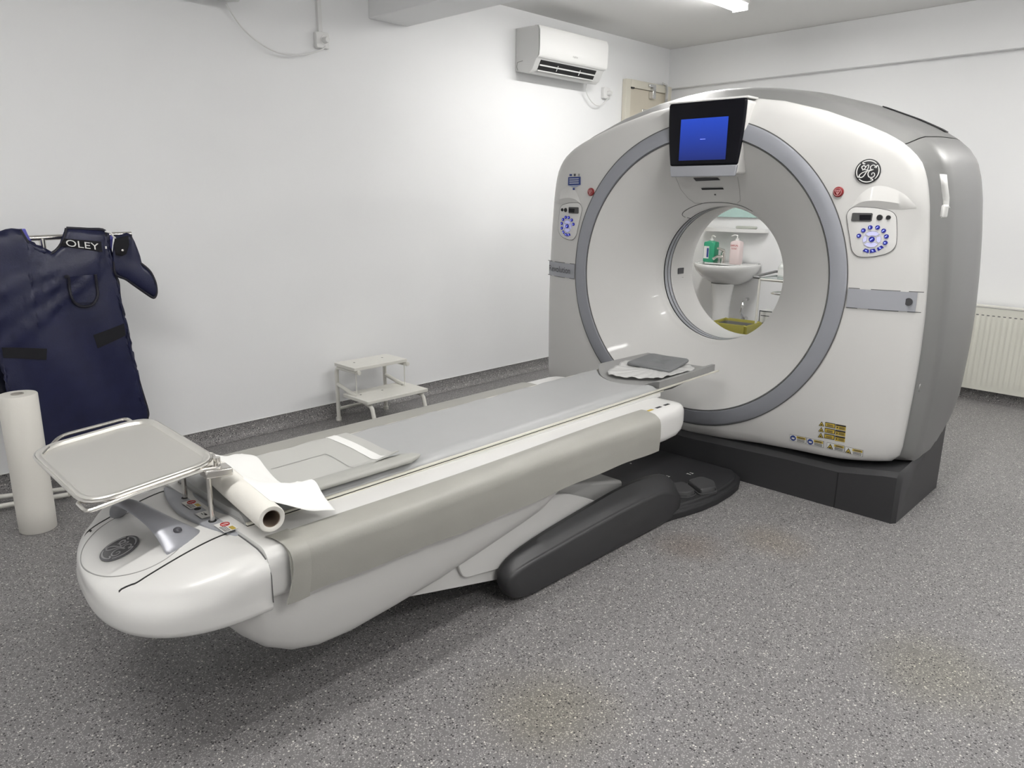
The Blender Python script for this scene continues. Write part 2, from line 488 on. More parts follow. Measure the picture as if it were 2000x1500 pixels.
for e, dx in edge:
    row = []
    for a, R in zip(ths, RO):
        r = R-min(e, (R-R1)*.6); dy, z = math.cos(a)*r, ZC+math.sin(a)*r
        row.append(Vector((faceX(dy, z)+dx, YC+dy, z)))
    rows.append(row)
rows.append([Vector((p.x+.02, YC+(p.y-YC)*.985, ZC+(p.z-ZC)*.985)) for p in rows[-1]])
G().loft(rows, caps=False).make('front_cover', WHITE, gantry, smooth=60)
# ring band
rr = []
for r, dx in ((R1+.004, .010), (R1+.003, -.004), (R1-.004, -.007), ((R1+R0)/2, -.0085), (R0+.004, -.006), (R0, .006)):
    rr.append([Vector((faceX(math.cos(a)*r, ZC+math.sin(a)*r)+dx, YC+math.cos(a)*r, ZC+math.sin(a)*r)) for a in ths])
G().loft(rr, caps=False).make('ring_band', RINGM, gantry, smooth=60, label='grey ring around the white funnel')
def loopline(pts, wd, name, m, off=.0015, parent=gantry, closed=False):
    g = G(); V = []; n = len(pts)
    P = [Vector(p) for p in pts]
    ringA, ringB = [], []
    for i, p in enumerate(P):
        t = (P[(i+1) % n]-P[i-1]) if closed else (P[min(i+1, n-1)]-P[max(i-1, 0)])
        nn = Vector((-t.y, t.x)).normalized()*wd/2
        ringA.append(fp(p.x+nn.x, p.y+nn.y, off)); ringB.append(fp(p.x-nn.x, p.y-nn.y, off))
    V = ringA+ringB; F = [(i, (i+1) % n, n+(i+1) % n, n+i) for i in range(n if closed else n-1)]
    g.add(V, F); return g.make(name, m, parent)
loopline([(math.cos(a)*(R1+.006), ZC+math.sin(a)*(R1+.006)) for a in ths], .005, 'ring_seam', SEAM, .003, closed=True)
loopline([(math.cos(a)*(R0-.003), ZC+math.sin(a)*(R0-.003)) for a in ths], .004, 'ring_seam', SEAM, .003, closed=True)
# funnel and lip
rr = []
for k in range(27):
    s = k/26; r = R0+(RB+.018-R0)*s
    rr.append([Vector((surfX(math.cos(a)*r, ZC+math.sin(a)*r), YC+math.cos(a)*r, ZC+math.sin(a)*r)) for a in ths])
x0 = surfX(RB+.018, ZC)
for ang in (25, 50, 75, 90):
    q = math.radians(ang); r = RB+.018-.018*math.sin(q); x = x0+.022*(1-math.cos(q))+.008*math.sin(q)
    rr.append([Vector((x, YC+math.cos(a)*r, ZC+math.sin(a)*r)) for a in ths])
XL2 = x+.006
G().loft(rr, caps=False).make('funnel', WHITE, gantry, smooth=60)
# bore lining bands
def bore(xa, xb, r, m, name):
    G().loft([[Vector((x, YC+math.cos(a)*r, ZC+math.sin(a)*r)) for a in ths] for x in (xa, xb)], caps=False).make(name, m, gantry, smooth=60)
bore(XL2-.008, XL2+.006, RB+.003, BLACK, 'bore_gap')
bore(XL2+.004, XL2+.030, RB, BAND, 'bore_band')
bore(XL2+.030, XL2+.036, RB+.003, BLACK, 'bore_gap')
bore(XL2+.036, XL2+.060, RB, BAND, 'bore_band')
bore(XL2+.060, XL2+.066, RB+.003, SEAM, 'bore_gap')
XR = 4.06
rr = []
for x, r, e in ((XL2+.066, RB, 0), (3.70, RB, 0), (3.80, RB+.002, .0), (3.86, RB+.008, .0), (3.90, RB+.022, .0), (3.95, RB+.065, 0), (4.02, RB+.15, 0), (XR, RB+.24, 0)):
    rr.append([Vector((x, YC+math.cos(a)*r, ZC+math.sin(a)*r*(1+(e if math.sin(a) < 0 else 0)))) for a in ths])
G().loft(rr, caps=False).make('bore_tunnel', WHITE, gantry, smooth=60)
# shell: side covers and top cover
prof = [(3.405, -.014), (3.42, -.006), (3.435, .004), (3.465, .040), (3.485, .052), (3.53, .058), (3.58, .063), (3.63, .067), (3.69, .070), (3.75, .072), (3.81, .074), (3.86, .074), (3.93, .068), (3.99, .052), (4.03, .026), (4.055, -.012), (4.06, -.05)]
def shell_pt(a, R, x, off, k):
    r = R+off; dy, z = math.cos(a)*r, ZC+math.sin(a)*r
    q_ = max(0, (x-3.48)/.58); zb = .252+.37*q_**2.0
    if z < zb and math.sin(a) < 0:
        z = zb
        dy = math.copysign(min(abs(dy), 1.11), dy)
    xo = faceX(math.cos(a)*R, ZC+math.sin(a)*R)+.030
    xx = x if k > 5 else xo+(x-3.405)*(3.53-xo)/(3.53-3.405)
    return Vector((xx, YC+dy, z))
SEAMA = math.radians(34.5)
def shell(name, a0, a1, m, n):
    aa = [a0+(a1-a0)*i/n for i in range(n+1)]
    G().loft([[shell_pt(a, Rout(a), x, off, k) for a in aa] for k, (x, off) in enumerate(prof)], closed=False).make(name, m, gantry, smooth=50)
shell('top_cover', SEAMA+.002, PI-SEAMA-.002, SILVER, 90)
shell('side_cover', -.77, SEAMA-.002, SILVER, 60)
shell('side_cover', PI-SEAMA+.002, PI+.77, SILVER, 60)
for sa in (SEAMA, PI-SEAMA):
    G().loft([[shell_pt(a, Rout(a), x, off-.006, k) for a in (sa-.01, sa+.01)] for k, (x, off) in enumerate(prof)], closed=False).make('cover_seam', BLACK, gantry)
# back plate
rr = []
for t in (0, .5, 1):
    row = []
    for a, R in zip(ths, RO):
        p = shell_pt(a, R, 4.06, -.05, 9)
        if math.sin(a) < 0 and abs(math.cos(a)*R) < .90: p.z = max(.25, ZC+math.sin(a)*(R-.05))
        q = Vector((XR, YC+math.cos(a)*(RB+.24), ZC+math.sin(a)*(RB+.24)))
        row.append(p.lerp(q, t))
    rr.append(row)
G().loft(rr, caps=False).make('rear_cover', WHITE, gantry, smooth=60)
# air vent along the top rear edge
va = [PI-math.radians(x) for x in range(128, 143)]
va = [PI-a for a in va]
def vpt(a, x, off):
    return shell_pt(a, Rout(a), x, off, 9)
for lo, hi in ((128, 143), (37, 52)):
    aa = [math.radians(lo+(hi-lo)*i/14) for i in range(15)]
    G().loft([[vpt(a, x, .077) for a in aa] for x in (3.80, 3.86)], closed=False).make('air_vent', BLACK, gantry, solid=.004)
# latches on side covers
for px, py in ((1795, 757), (1871, 717)):
    p = on_y(px, py, YC-1.10)
    for s in (-1,):
        G().lathe([(.017, 0), (.017, .004), (.012, .007), (.001, .007)], (p.x, YC+s*1.106, p.z), 'Y', 20, sx=1, sy=.7).make('latch', SILVER, gantry)
# taped strip hanging on the near side cover
tp = [(1832, 341), (1834, 365), (1834, 385), (1837, 400), (1836, 412)]
g = G(); A = []; B = []
for i, (x, y) in enumerate([(1831, 340), (1832, 360), (1834, 385), (1835, 401), (1837, 405)]):
    p = on_y(x, y, YC-1.078); q = on_y(x+(11 if i < 3 else 8), y+1, YC-1.078)
    A.append(Vector((p.x, YC-1.086-i*.002, p.z))); B.append(Vector((q.x, YC-1.090-i*.002, q.z)))
g.loft([A, B], closed=False)
strap = g.make('tape_strip', LABW, None, solid=.002)
p = on_y(1841, 410, YC-1.09)
G().box((p.x-.030, YC-1.106, p.z-.030), (p.x+.022, YC-1.090, p.z+.020)).make('tape_ball', LABW, strap, bevel=.01)
tag(strap, 'short strip of white tape stuck on the grey right flank of the scanner', 'tape')

# base
bp = [Vector((3.315, 0, 0)), Vector((3.315, 0, .165)), Vector((3.335, 0, .19)), Vector((3.45, 0, .220)), Vector((3.60, 0, .25)), Vector((3.76, 0, .36)), Vector((3.84, 0, .47)), Vector((3.93, 0, .47)), Vector((3.93, 0, 0))]
def base_ring(dy):
    a = abs(dy); up = interp([(0, -.012), (.55, .006), (.80, .008), (.93, .030), (1.03, .048), (1.06, .045)], a)
    ed = .02 if a > 1.05 else 0
    return [Vector((p.x+(ed if p.x < 3.34 else 0), YC+dy, p.z+(up*max(0, 1-(p.x-3.315)/.22) if p.z > .1 else 0)-(ed if p.z > .1 else 0))) for p in bp]
G().loft([base_ring(v) for v in (-1.06, -1.045, -.99, -.93, -.86, -.80, -.55, 0, .55, .80, .86, .93, .99, 1.045, 1.06)]).make('base', DARK, gantry, smooth=35)
for dy in (-.80, .80):
    G().box((3.3125, YC+dy-.002, .004), (3.3165, YC+dy+.002, .172)).make('base_seam', BLACK, gantry)

# side bands
def patch(y0, y1, z0, z1, off, name, m, parent=gantry, nu=10, nv=2, taper=0):
    return G().grid(lambda u, v: fp(y0+(y1-y0)*u, (z0+(z1-z0)*v)+taper*(u-.5), off), nu, nv, thick=(.004, 0, 0)).make(name, m, parent)
for s in (-1, 1):
    b = patch(s*.757, s*1.010, .925, 1.005, .006, 'side_band', BAND, nu=14)
    loopline([(s*.757, 1.007), (s*.9, 1.007), (s*1.03, 1.007)], .003, 'band_seam', SEAM, .003)
    loopline([(s*.757, .923), (s*.9, .923), (s*1.03, .923)], .003, 'band_seam', SEAM, .003)
def ftext(body, size, dy, z, m, name='lettering', parent=gantry, off=.0085, sx=1.0):
    c = fp(dy, z, off); c2 = fp(dy-.03, z, off)
    rt = (c2-c)
    return text(name, body, size, c, rt, (0, 0, 1), m, parent, sx=sx)
ftext('Revolution', .050, .885, .966, TXT, 'band_lettering', off=.0095)
p = fp(-.985, .965, .008)
G().lathe([(.016, 0), (.016, .003), (.001, .003)], (p.x-.003, p.y, p.z), 'X', 16).make('band_screw', TXT, gantry)

# monogram emblem
GEL = [[(-.02, .12), (-.22, .14), (-.42, .18), (-.5, .36), (-.34, .46), (-.2, .34), (-.3, .18), (-.44, .08)],
       [(-.2, .34), (-.06, .5), (.03, .46), (-.02, .2), (-.12, -.1), (-.3, -.4), (-.52, -.5), (-.62, -.36), (-.48, -.16), (-.2, -.02), (.1, .08)],
       [(.5, .28), (.52, .44), (.36, .5), (.2, .4), (.18, .22), (.32, .12), (.42, .16), (.3, .1), (.12, .02), (.04, -.2), (.14, -.44), (.38, -.5), (.56, -.34), (.5, -.14), (.34, -.16), (.34, -.3)],
       [(-.12, -.1), (.0, .04), (.2, .12)]]
def emblem(org, right, up, R, mdisc, mline, parent):
    right, up = Vector(right).normalized(), Vector(up).normalized(); nm = right.cross(up).normalized(); org = Vector(org)
    def P(x, y, h): return org+right*x*R+up*y*R+nm*h
    disc = G().loft([[P(math.cos(a)*r, math.sin(a)*r, h) for a in [2*PI*k/48 for k in range(48)]] for r, h in ((1, 0), (1, .002), (.97, .003), (.001, .003))], caps=False).make('emblem', mdisc, parent)
    g = G()
    def stroke(pts, w0, h=.0038):
        pts = path([Vector((a, b, 0)) for a, b in pts], 6); n = len(pts); A = []; B = []
        for i, p in enumerate(pts):
            t = (pts[min(i+1, n-1)]-pts[max(i-1, 0)]).normalized(); q = Vector((-t.y, t.x, 0))
            ww = w0*(.65+.35*math.sin(PI*i/(n-1)))
            A.append(P(p.x+q.x*ww, p.y+q.y*ww, h)); B.append(P(p.x-q.x*ww, p.y-q.y*ww, h))
        g.loft([A, B], closed=False)
    for s_ in GEL: stroke(s_, .040)
    for k in range(4):
        a0 = PI/4+k*PI/2
        pts = [(.86*math.cos(a0+t), .86*math.sin(a0+t)) for t in [i/10*1.40 for i in range(11)]]
        stroke(pts, .045)
        e = a0+1.40
        stroke([(.86*math.cos(e), .86*math.sin(e)), (.74*math.cos(e-.05), .74*math.sin(e-.05)), (.66*math.cos(e-.22), .66*math.sin(e-.22))], .05)
    g.make('monogram', mline, disc)
    return disc
_e = on_x(1699, 335, 3.315); _d = _e.y-YC
c = fp(_d, _e.z, .002)
q = fp(_d-.04, _e.z, .002)-c
emblem(c, q, fp(_d, _e.z+.03, .002)-c, .049, INK, LABW, gantry)

# emergency stops
def disc(dy, z, r, h, m, name, parent=gantry, sy=1.0, n=24, lift=.001):
    c = fp(dy, z, lift)
    return G().lathe([(r, 0.004), (r, -h), (r*.85, -h-.002), (.0005, -h-.002)], c, 'X', n, sy=sy).make(name, m, parent)
for s in (-1, 1):
    b = disc(s*.675*1.0 if False else s*.715, 1.40, .034, .006, REDB, 'emergency_stop') if False else None
def seg(g, a, b, wd, off):
    A, B = Vector(a), Vector(b); t = (B-A).normalized(); q = Vector((-t.y, t.x))*wd/2
    g.add([fp(A.x+q.x, A.y+q.y, off), fp(B.x+q.x, B.y+q.y, off), fp(B.x-q.x, B.y-q.y, off), fp(A.x-q.x, A.y-q.y, off)], [(0, 1, 2, 3)])
for px, py in ((1640, 375), (1157, 375)):
    e = on_x(px, py, 3.30); dy = e.y-YC
    b = disc(dy, e.z, .0215, .006, REDB, 'emergency_stop')
    g = G(); tri = [(dy-.010, e.z+.007), (dy+.010, e.z+.007), (dy, e.z-.011)]
    for i in range(3): seg(g, tri[i], tri[(i+1) % 3], .003, .0125)
    seg(g, (dy, e.z+.006), (dy, e.z-.006), .003, .0125)
    cs = [(dy+.0155*math.cos(2*PI*k/20), e.z+.0155*math.sin(2*PI*k/20)) for k in range(20)]
    for k in range(20): seg(g, cs[k], cs[(k+1) % 20], .002, .0125)
    g.make('stop_symbol', mat('pale_red', (.6, .3, .3), .5), b)

# control pads (one each side, mirrored): local u to the viewer's right, v up
def uv_r(cx, cy):      # coordinates taken from the right-hand pad
    p = on_x(1640+cx/12.5, 390+cy/12.5, 3.325)
    return (p.y-YC, p.z)
def pad(sgn):
    def T(cx, cy):
        dy, z = uv_r(cx, cy); return (dy*(-sgn), z) if sgn > 0 else (dy, z)
    def mir(): return sgn > 0
    ol = [(255, 420), (270, 330), (330, 240), (430, 185), (560, 180), (900, 200), (1150, 245), (1290, 290), (1370, 370), (1400, 480), (1405, 800), (1395, 1000), (1370, 1130), (1290, 1240), (1150, 1320), (950, 1370), (700, 1395), (540, 1380), (440, 1320), (370, 1200), (340, 1000), (290, 680)]
    P2 = [Vector((*T(a, b), 0)) for a, b in ol]; cen = sum(P2, Vector())/len(P2)
    P2 = path(P2+[P2[0]], 3)[:-1]
    rings = [[fp(p.x, p.y, h) for p in [cen+(q-cen)*k for q in P2]] for k, h in ((1.0, .0), (.99, .004), (.97, .0045), (.5, .0045), (.02, .0045))]
    o = G().loft(rings, caps=False).make('control_pad', WHITE2, gantry, smooth=50)
    loopline([(p.x, p.y) for p in P2], .003, 'pad_seam', SEAM, .0035, parent=o, closed=True)
    H = .0055
    # brow above the pad
    def flat(pts, h, name, m, par=o):
        V = [fp(*T(a, b), h) for a, b in pts]
        G().prism(V, (.003, 0, 0)).make(name, m, par)
    flat([(370, 500), (395, 330), (425, 318), (850, 325), (872, 345), (845, 510), (815, 532), (390, 525)], .0075, 'display', mat('grey_display', (.06, .06, .06), .4))
    flat([(575, 370), (840, 370), (825, 490), (570, 490)], .0090, 'display_window', GLOSSB)
    def dsc(cx, cy, rad, m, name, sym=True):
        dy, z = T(cx, cy); r = rad
        b = disc(dy, z, r, .003, m, name, parent=o, lift=.005, n=18)
        if sym:
            g = G()
            k = random.randint(0, 3)
            if k == 0: seg(g, (dy-r*.4, z+r*.35), (dy+r*.05, z), r*.35, .0116); seg(g, (dy+r*.4, z-r*.35), (dy+r*.05, z+.0), r*.35, .0116)
            elif k == 1: seg(g, (dy-r*.4, z-r*.25), (dy+r*.4, z-r*.25), r*.2, .0116); seg(g, (dy-r*.4, z+r*.2), (dy+r*.4, z+r*.2), r*.2, .0116)
            elif k == 2: seg(g, (dy-r*.35, z), (dy+r*.35, z), r*.6, .0116)
            else: seg(g, (dy, z-r*.5), (dy+r*.1, z+r*.5), r*.35, .0116)
            g.make('button_symbol', BTNI, b)
    dsc(1025, 432, .0115, INK, 'knob', False)
    dsc(1222, 434, .009, INK, 'knob', False)
    for cx, cy in ((547, 875), (652, 745), (812, 672), (978, 674), (1113, 755), (1173, 893), (1146, 1050)):
        dsc(cx, cy, .0088, BTN, 'blue_button')
    dsc(843, 962, .0112, BTN, 'blue_button')
    for q in ([(630, 1245), (690, 1180), (778, 1215), (768, 1295)], [(800, 1295), (808, 1205), (905, 1188), (945, 1270)], [(990, 1245), (960, 1175), (1060, 1112), (1112, 1160)]):
        cx = sum(a for a, b in q)/4; cy = sum(b for a, b in q)/4
        V = [fp(*T(a, b), .0075) for a, b in q]
        b = G().prism(V, (.003, 0, 0)).make('blue_button', BTN, o)
        g = G(); dy, z = T(cx, cy); seg(g, (dy-.004, z-.002), (dy+.004, z+.002), .003, .0092); seg(g, (dy, z-.003), (dy, z+.003), .0025, .0092); g.make('button_symbol', BTNI, b)
    for q in ([(700, 835), (780, 775), (870, 762), (960, 780), (1024, 835), (940, 885), (850, 870), (770, 885)],
              [(660, 1085), (740, 1035), (830, 1045), (910, 1030), (985, 1085), (910, 1145), (820, 1160), (740, 1140)],
              [(680, 870), (740, 905), (728, 1000), (650, 1045), (630, 960)],
              [(950, 915), (1045, 880), (1062, 950), (1045, 1020), (1000, 1055), (945, 1010)]):
        V = [fp(*T(a, b), .0070) for a, b in q]
        G().prism(V, (.003, 0, 0)).make('white_key', BTNW, o)
        loopline([T(a, b) for a, b in q], .0012, 'key_outline', SEAML, .0074, parent=o, closed=True)
pad(-1); pad(1)
# recessed brow above each pad: a smooth shallow lip
for s in (-1, 1):
    P_ = [(s*.725, 1.335), (s*.77, 1.360), (s*.83, 1.366), (s*.91, 1.356), (s*.965, 1.345)]
    g = G(); A = []; B = []; C_ = []
    for i, (a, b) in enumerate(P_):
        k = math.sin(PI*i/4)
        A.append(fp(a, b+.06*k+.004, .0003)); B.append(fp(a, b+.004, .012*k+.0005)); C_.append(fp(a, b-.024*k-.003, .0003))
    n_ = 6
    g.loft([path(A, n_), path(B, n_), path(C_, n_)], closed=False).make('pad_brow', WHITE, gantry, smooth=30)

# screen
XS = 3.282
def sx(x, y, X=XS): return on_x(x, y, X)
tl, tr, br_, bl = on_x(1303, 210, XS), on_x(1455, 193, XS), on_x(1437, 345, XS), on_x(1313, 345, XS)
hw0, hw1 = (tl.y-tr.y)/2, (bl.y-br_.y)/2; SYC = ((tl.y+tr.y)/2+(bl.y+br_.y)/2)/2
print('scr', tl, tr, bl, br_, hw0, hw1, SYC)
zt, zb_ = 1.818, (br_.z+bl.z)/2
def scr_poly(z, X):
    k = (zt-z)/(zt-zb_); return hw0+(hw1-hw0)*k*k
zs = zb_+.052
def sbody(za, zb2, n=8):
    zz = [za+(zb2-za)*i/n for i in range(n+1)]
    return [Vector((XS, SYC-scr_poly(z, XS), z)) for z in zz]+[Vector((XS, SYC+scr_poly(z, XS), z)) for z in reversed(zz)]
scr = G().prism(rpoly(sbody(zs, zt), [0]*8+[.03, .03]+[0]*8), (.018, 0, 0)).make('screen_housing', GLOSSB, gantry, bevel=.010, seg=4)
lo = sbody(zb_, zs-.001, 3)
G().prism(rpoly(lo, [.018, 0, 0, 0, 0, 0, 0, .018]), (.018, 0, 0)).make('screen_chin', BAND, gantry, bevel=.004)
# white cheeks behind the screen housing
G().prism([Vector((XS+.012, SYC-hw0-.006, 1.81)), Vector((XS+.012, SYC-hw0-.002, 1.70)), Vector((XS+.012, SYC-hw1-.002, zb_+.008)), Vector((XS+.012, SYC+hw1+.002, zb_+.008)), Vector((XS+.012, SYC+hw0+.002, 1.70)), Vector((XS+.012, SYC+hw0+.006, 1.81))], (.10, 0, 0)).make('screen_cheeks', WHITE, gantry, bevel=.015)
G().prism([Vector((XS+.003, SYC-hw0-.003, zt-.002)), Vector((XS+.009, SYC-hw0-.003, zt+.008)), Vector((XS+.009, SYC+hw0+.003, zt+.008)), Vector((XS+.003, SYC+hw0+.003, zt-.002))], (.10, 0, 0)).make('screen_cap', WHITE2, gantry, bevel=.004)
a, b, c_, d_ = sx(1328, 235, XS-.002), sx(1420, 226, XS-.002), sx(1419, 311, XS-.002), sx(1328, 314, XS-.002)
y0 = (a.y+d_.y)/2; y1 = (b.y+c_.y)/2; z1 = (a.z+b.z)/2; z0 = (c_.z+d_.z)/2
SCRM = screen_material()
G().box((XS-.0025, y1, z0), (XS+.001, y0, z1)).make('screen', SCRM, scr)
print('screen', y0, y1, z0, z1)
g = G(); g.box((XS-.0032, (y0+y1)/2-.014, (z0+z1)/2-.001), (XS-.0026, (y0+y1)/2+.014, (z0+z1)/2+.001)); g.make('cursor_line', BTNI, scr)
# camera window, slot and dot below the screen, drawn on the funnel
def fpx(px, py, guess=3.33):
    X = guess
    for _ in range(12):
        p = on_x(px, py, X); X = surfX(p.y-YC, p.z)
    return (p.y-YC, p.z)
def fpoly(pts, off, name, m, parent=gantry):
    V = [fp(*fpx(*q), off) for q in pts]
    return G().prism(V, (.003, 0, 0)).make(name, m, parent)
fpoly([(1355, 348), (1402, 347), (1407, 352), (1360, 354)], .004, 'camera_window', mat('grey_window', (.06, .06, .065), .3))
fpoly([(1370, 367.5), (1412, 367), (1414, 370), (1372, 371)], .004, 'laser_slot', BLACK)
c = fpx(1397, 380); disc(c[0], c[1], .004, .001, TXT, 'sensor', lift=.002)
loopline([fpx(*q) for q in ((1320, 346), (1330, 370), (1345, 388), (1358, 397), (1375, 397))], .002, 'panel_seam', SEAML, .002)
loopline([fpx(*q) for q in ((1441, 346), (1445, 370), (1446, 392), (1440, 397))], .002, 'panel_seam', SEAML, .002)
lp = [(1350, 427), (1338, 424), (1333, 419), (1338, 412), (1355, 403), (1375, 397), (1400, 395.5), (1425, 397), (1450, 403), (1470, 413)]
loopline([tuple(v[:2]) for v in path([Vector((*fpx(*q), 0)) for q in lp], 5)], .003, 'panel_seam', SEAM, .002)
# aperture marker inside bore
g = G()
for (pa, pb, nm_, mm, r_) in (((1323, 523), (1336, 534), 'bore_marker', TXT, RB-.003),):
    p = on_y(1329, 529, YC+RB); X = p.x; z = p.z
    G().box((X-.03, YC+math.sqrt(RB**2-(z-ZC)**2)-.004, z-.017), (X+.03, YC+math.sqrt(RB**2-(z-ZC)**2)+.0, z+.017)).make('bore_marker', TXT, gantry, bevel=.008)
    G().box((X-.03, YC+math.sqrt(RB**2-(z-ZC)**2)-.003, z-.040), (X-.01, YC+math.sqrt(RB**2-(z-ZC)**2), z-.037)).box((X, YC+math.sqrt(RB**2-(z-ZC)**2)-.003, z-.040), (X+.03, YC+math.sqrt(RB**2-(z-ZC)**2), z-.037)).make('bore_lettering', TXT, gantry)

# labels on the lower right of the cover
def lab(q, m, name, off=.0015, parent=gantry):
    V = [fp(*fpx(1530+a/11.76, 815+b/11.76), off) for a, b in q]
    return G().prism(V, (.001, 0, 0)).make(name, m, parent)
def lint(q, t0, t1, s0, s1):   # sub-rectangle inside a quad (tl,tr,br,bl)
    def at(s, t):
        x = (q[0][0]*(1-s)+q[1][0]*s)*(1-t)+(q[3][0]*(1-s)+q[2][0]*s)*t
        y = (q[0][1]*(1-s)+q[1][1]*s)*(1-t)+(q[3][1]*(1-s)+q[2][1]*s)*t
        return (x, y)
    return [at(s0, t0), at(s1, t0), at(s1, t1), at(s0, t1)]
for k in range(3):
    ox, oy = -10*k, 132*k
    tri = [(885+ox, 95+oy), (940+ox, 210+oy), (812+ox, 190+oy)]
    o = lab(tri, INK, 'laser_warning_triangle')
    cx, cy = sum(a for a, b in tri)/3, sum(b for a, b in tri)/3
    lab([((a-cx)*.72+cx, (b-cy)*.72+cy) for a, b in tri], YEL, 'triangle_field', .0025, o)
    lab([(cx-14, cy-10), (cx+18, cy-8), (cx+18, cy+14), (cx-14, cy+14)], INK, 'burst_symbol', .0035, o)
    q = [(965+ox, 108+oy), (1200+ox, 150+oy), (1192+ox, 255+oy), (958+ox, 212+oy)]
    o = lab(q, INK, 'laser_text_label')
    lab(lint(q, .14, .88, .05, .95), YEL, 'label_field', .0025, o)
    for t in (.35, .52, .68): lab(lint(q, t, t+.05, .2, .8), TXT, 'label_lines', .0035, o)
    q = [(1212+ox, 155+oy), (1440+ox, 195+oy), (1432+ox, 310+oy), (1205+ox, 270+oy)]
    o = lab(q, YEL, 'laser_aperture_label')
    lab(lint(q, .0, .26, .0, 1), INK, 'label_header', .0025, o)
    lab(lint(q, .5, .72, .1, .22), INK, 'burst_symbol', .0025, o)
    for t in (.45, .6, .75): lab(lint(q, t, t+.05, .35, .9), TXT, 'label_lines', .0025, o)
for j, (q, blue) in enumerate([([(155, 385), (530, 465), (520, 610), (148, 530)], 1), ([(548, 470), (930, 545), (922, 705), (540, 620)], 1),
                ([(1010, 572), (1408, 655), (1395, 805), (1000, 715)], 0), ([(1425, 670), (1835, 755), (1822, 910), (1415, 820)], 0)]):
    o = lab(q, TXT, 'safety_label')
    lab(lint(q, .04, .96, .015, .985), LABW, 'label_field', .0025, o)
    lab(lint(q, .08, .42, .42, .97), YEL, 'label_header', .0035, o)
    for t in (.16, .26): lab(lint(q, t, t+.05, .5, .9), TXT, 'label_lines', .0045, o)
    for t in (.52, .66, .80): lab(lint(q, t, t+.05, .45, .93), TXT, 'label_lines', .0035, o)
    if blue:
        lab([lint(q, .5+.42*math.sin(a), 1, .21+.17*math.cos(a), 1)[0] for a in [2*PI*k/18 for k in range(18)]], BLUEL, 'mandatory_symbol', .0035, o)
        lab(lint(q, .4, .65, .13, .30), LABW, 'book_symbol', .0045, o)
    else:
        t3 = [lint(q, .12, 1, .2, 1)[0], lint(q, .90, 1, .37, 1)[0], lint(q, .88, 1, .02, 1)[0]]
        lab(t3, INK, 'warning_triangle', .0035, o)
        cx, cy = sum(a for a, b in t3)/3, sum(b for a, b in t3)/3
        lab([((a-cx)*.7+cx, (b-cy)*.7+cy) for a, b in t3], YEL, 'triangle_field', .0045, o)
        lab([(cx-20, cy+2), (cx+24, cy+8), (cx+20, cy+26), (cx-20, cy+20)], INK, 'hand_symbol', .0055, o)
# funding plate at the upper left
fpoly([(1110.5, 346), (1134, 345), (1134, 361), (1110, 362)], .0035, 'blue_plate', BLUEL)
for t in (349, 353, 357): fpoly([(1113, t), (1131, t-.4), (1131, t+.9), (1113, t+1.3)], .0045, 'plate_lines', LABW)
fpoly([(1113, 340), (1117, 340), (1117, 343.6), (1113, 343.6)], .0035, 'plate_mark', BLUEL)
fpoly([(1121.5, 339.5), (1124.5, 339.5), (1124.5, 344), (1121.5, 344)], .0035, 'plate_mark', TXT)
fpoly([(1130, 339.5), (1132.5, 339.5), (1132.5, 344), (1130, 344)], .0035, 'plate_mark', SEAML)
fpoly([(1110.5, 362.5), (1134, 361.5), (1125, 365), (1118, 365)], .0035, 'plate_mark', mat('pale_blue', (.3, .35, .5), .5))
fpoly([(1119.5, 367), (1122.5, 367), (1122.5, 371), (1119.5, 371)], .0035, 'plate_mark', BLUEL)

# ================================================================== PATIENT TABLE
table = thing('patient_table', (1.9, YC, 0), 'long white patient table with grey vinyl top leading into the scanner', 'patient table')
HW = .385
# body: lofted along x with rounded section
def sect(x, hw, z0, z1, rt, rb, n=6):
    P_ = [Vector((x, YC-hw, z0)), Vector((x, YC+hw, z0)), Vector((x, YC+hw, z1)), Vector((x, YC-hw, z1))]
    return rpoly(P_, [rb, rb, rt, rt], n)
rings = []
for x, hw, z0, z1, rt in ((.772, HW-.008, .395, .536, .05), (2.55, HW-.008, .395, .536, .05), (2.62, HW-.010, .398, .536, .05), (2.66, HW-.016, .408, .533, .045), (2.69, HW-.028, .42, .528, .04), (2.705, HW-.045, .435, .52, .035), (2.712, HW-.07, .45, .51, .03)):
    rings.append(sect(x, hw, z0, z1, rt, .035))
G().loft(rings).make('housing', WHITE2, table, smooth=50)
# vinyl flaps on both flanks
def flap(s):
    def pr(t, x):   # profile over the shoulder and down
        tab = [(0, (HW-.105 if s < 0 else .225, .5385)), (.12, (HW-.06, .5395)), (.24, (HW-.02, .533)), (.34, (HW+.003, .519)), (.44, (HW+.010, .498)), (.7, (HW+.012, .448)), (1, (HW+.010, .388))]
        if s > 0: tab[1] = (.12, (.32, .5395))
        for (a, p), (b, q) in zip(tab, tab[1:]):
            if t <= b+1e-9:
                k = (t-a)/(b-a); return (p[0]+(q[0]-p[0])*k, p[1]+(q[1]-p[1])*k)
        return tab[-1][1]
    def f(u, v):
        x = .82+(2.452-.82)*u
        wob = .004*math.sin(9*u+1)+.002*math.sin(31*u)
        v0 = max(0, .10+.05*math.sin(5*u+.5)*u) if s < 0 else 0
        dy, z = pr(v0+(1-v0)*v, x)
        if v > .9: z += wob
        bow = .004*math.sin(PI*v)*math.sin(7*u)
        if u < .02: dy -= .0
        return (x, YC+s*(dy+bow), z)
    return G().grid(f, 80, 16, thick=(0, -s*.005, -.001)).make('vinyl_flap', FLAP, table, smooth=60, label='beige-grey vinyl side flap')
fl = flap(-1); flap(1)
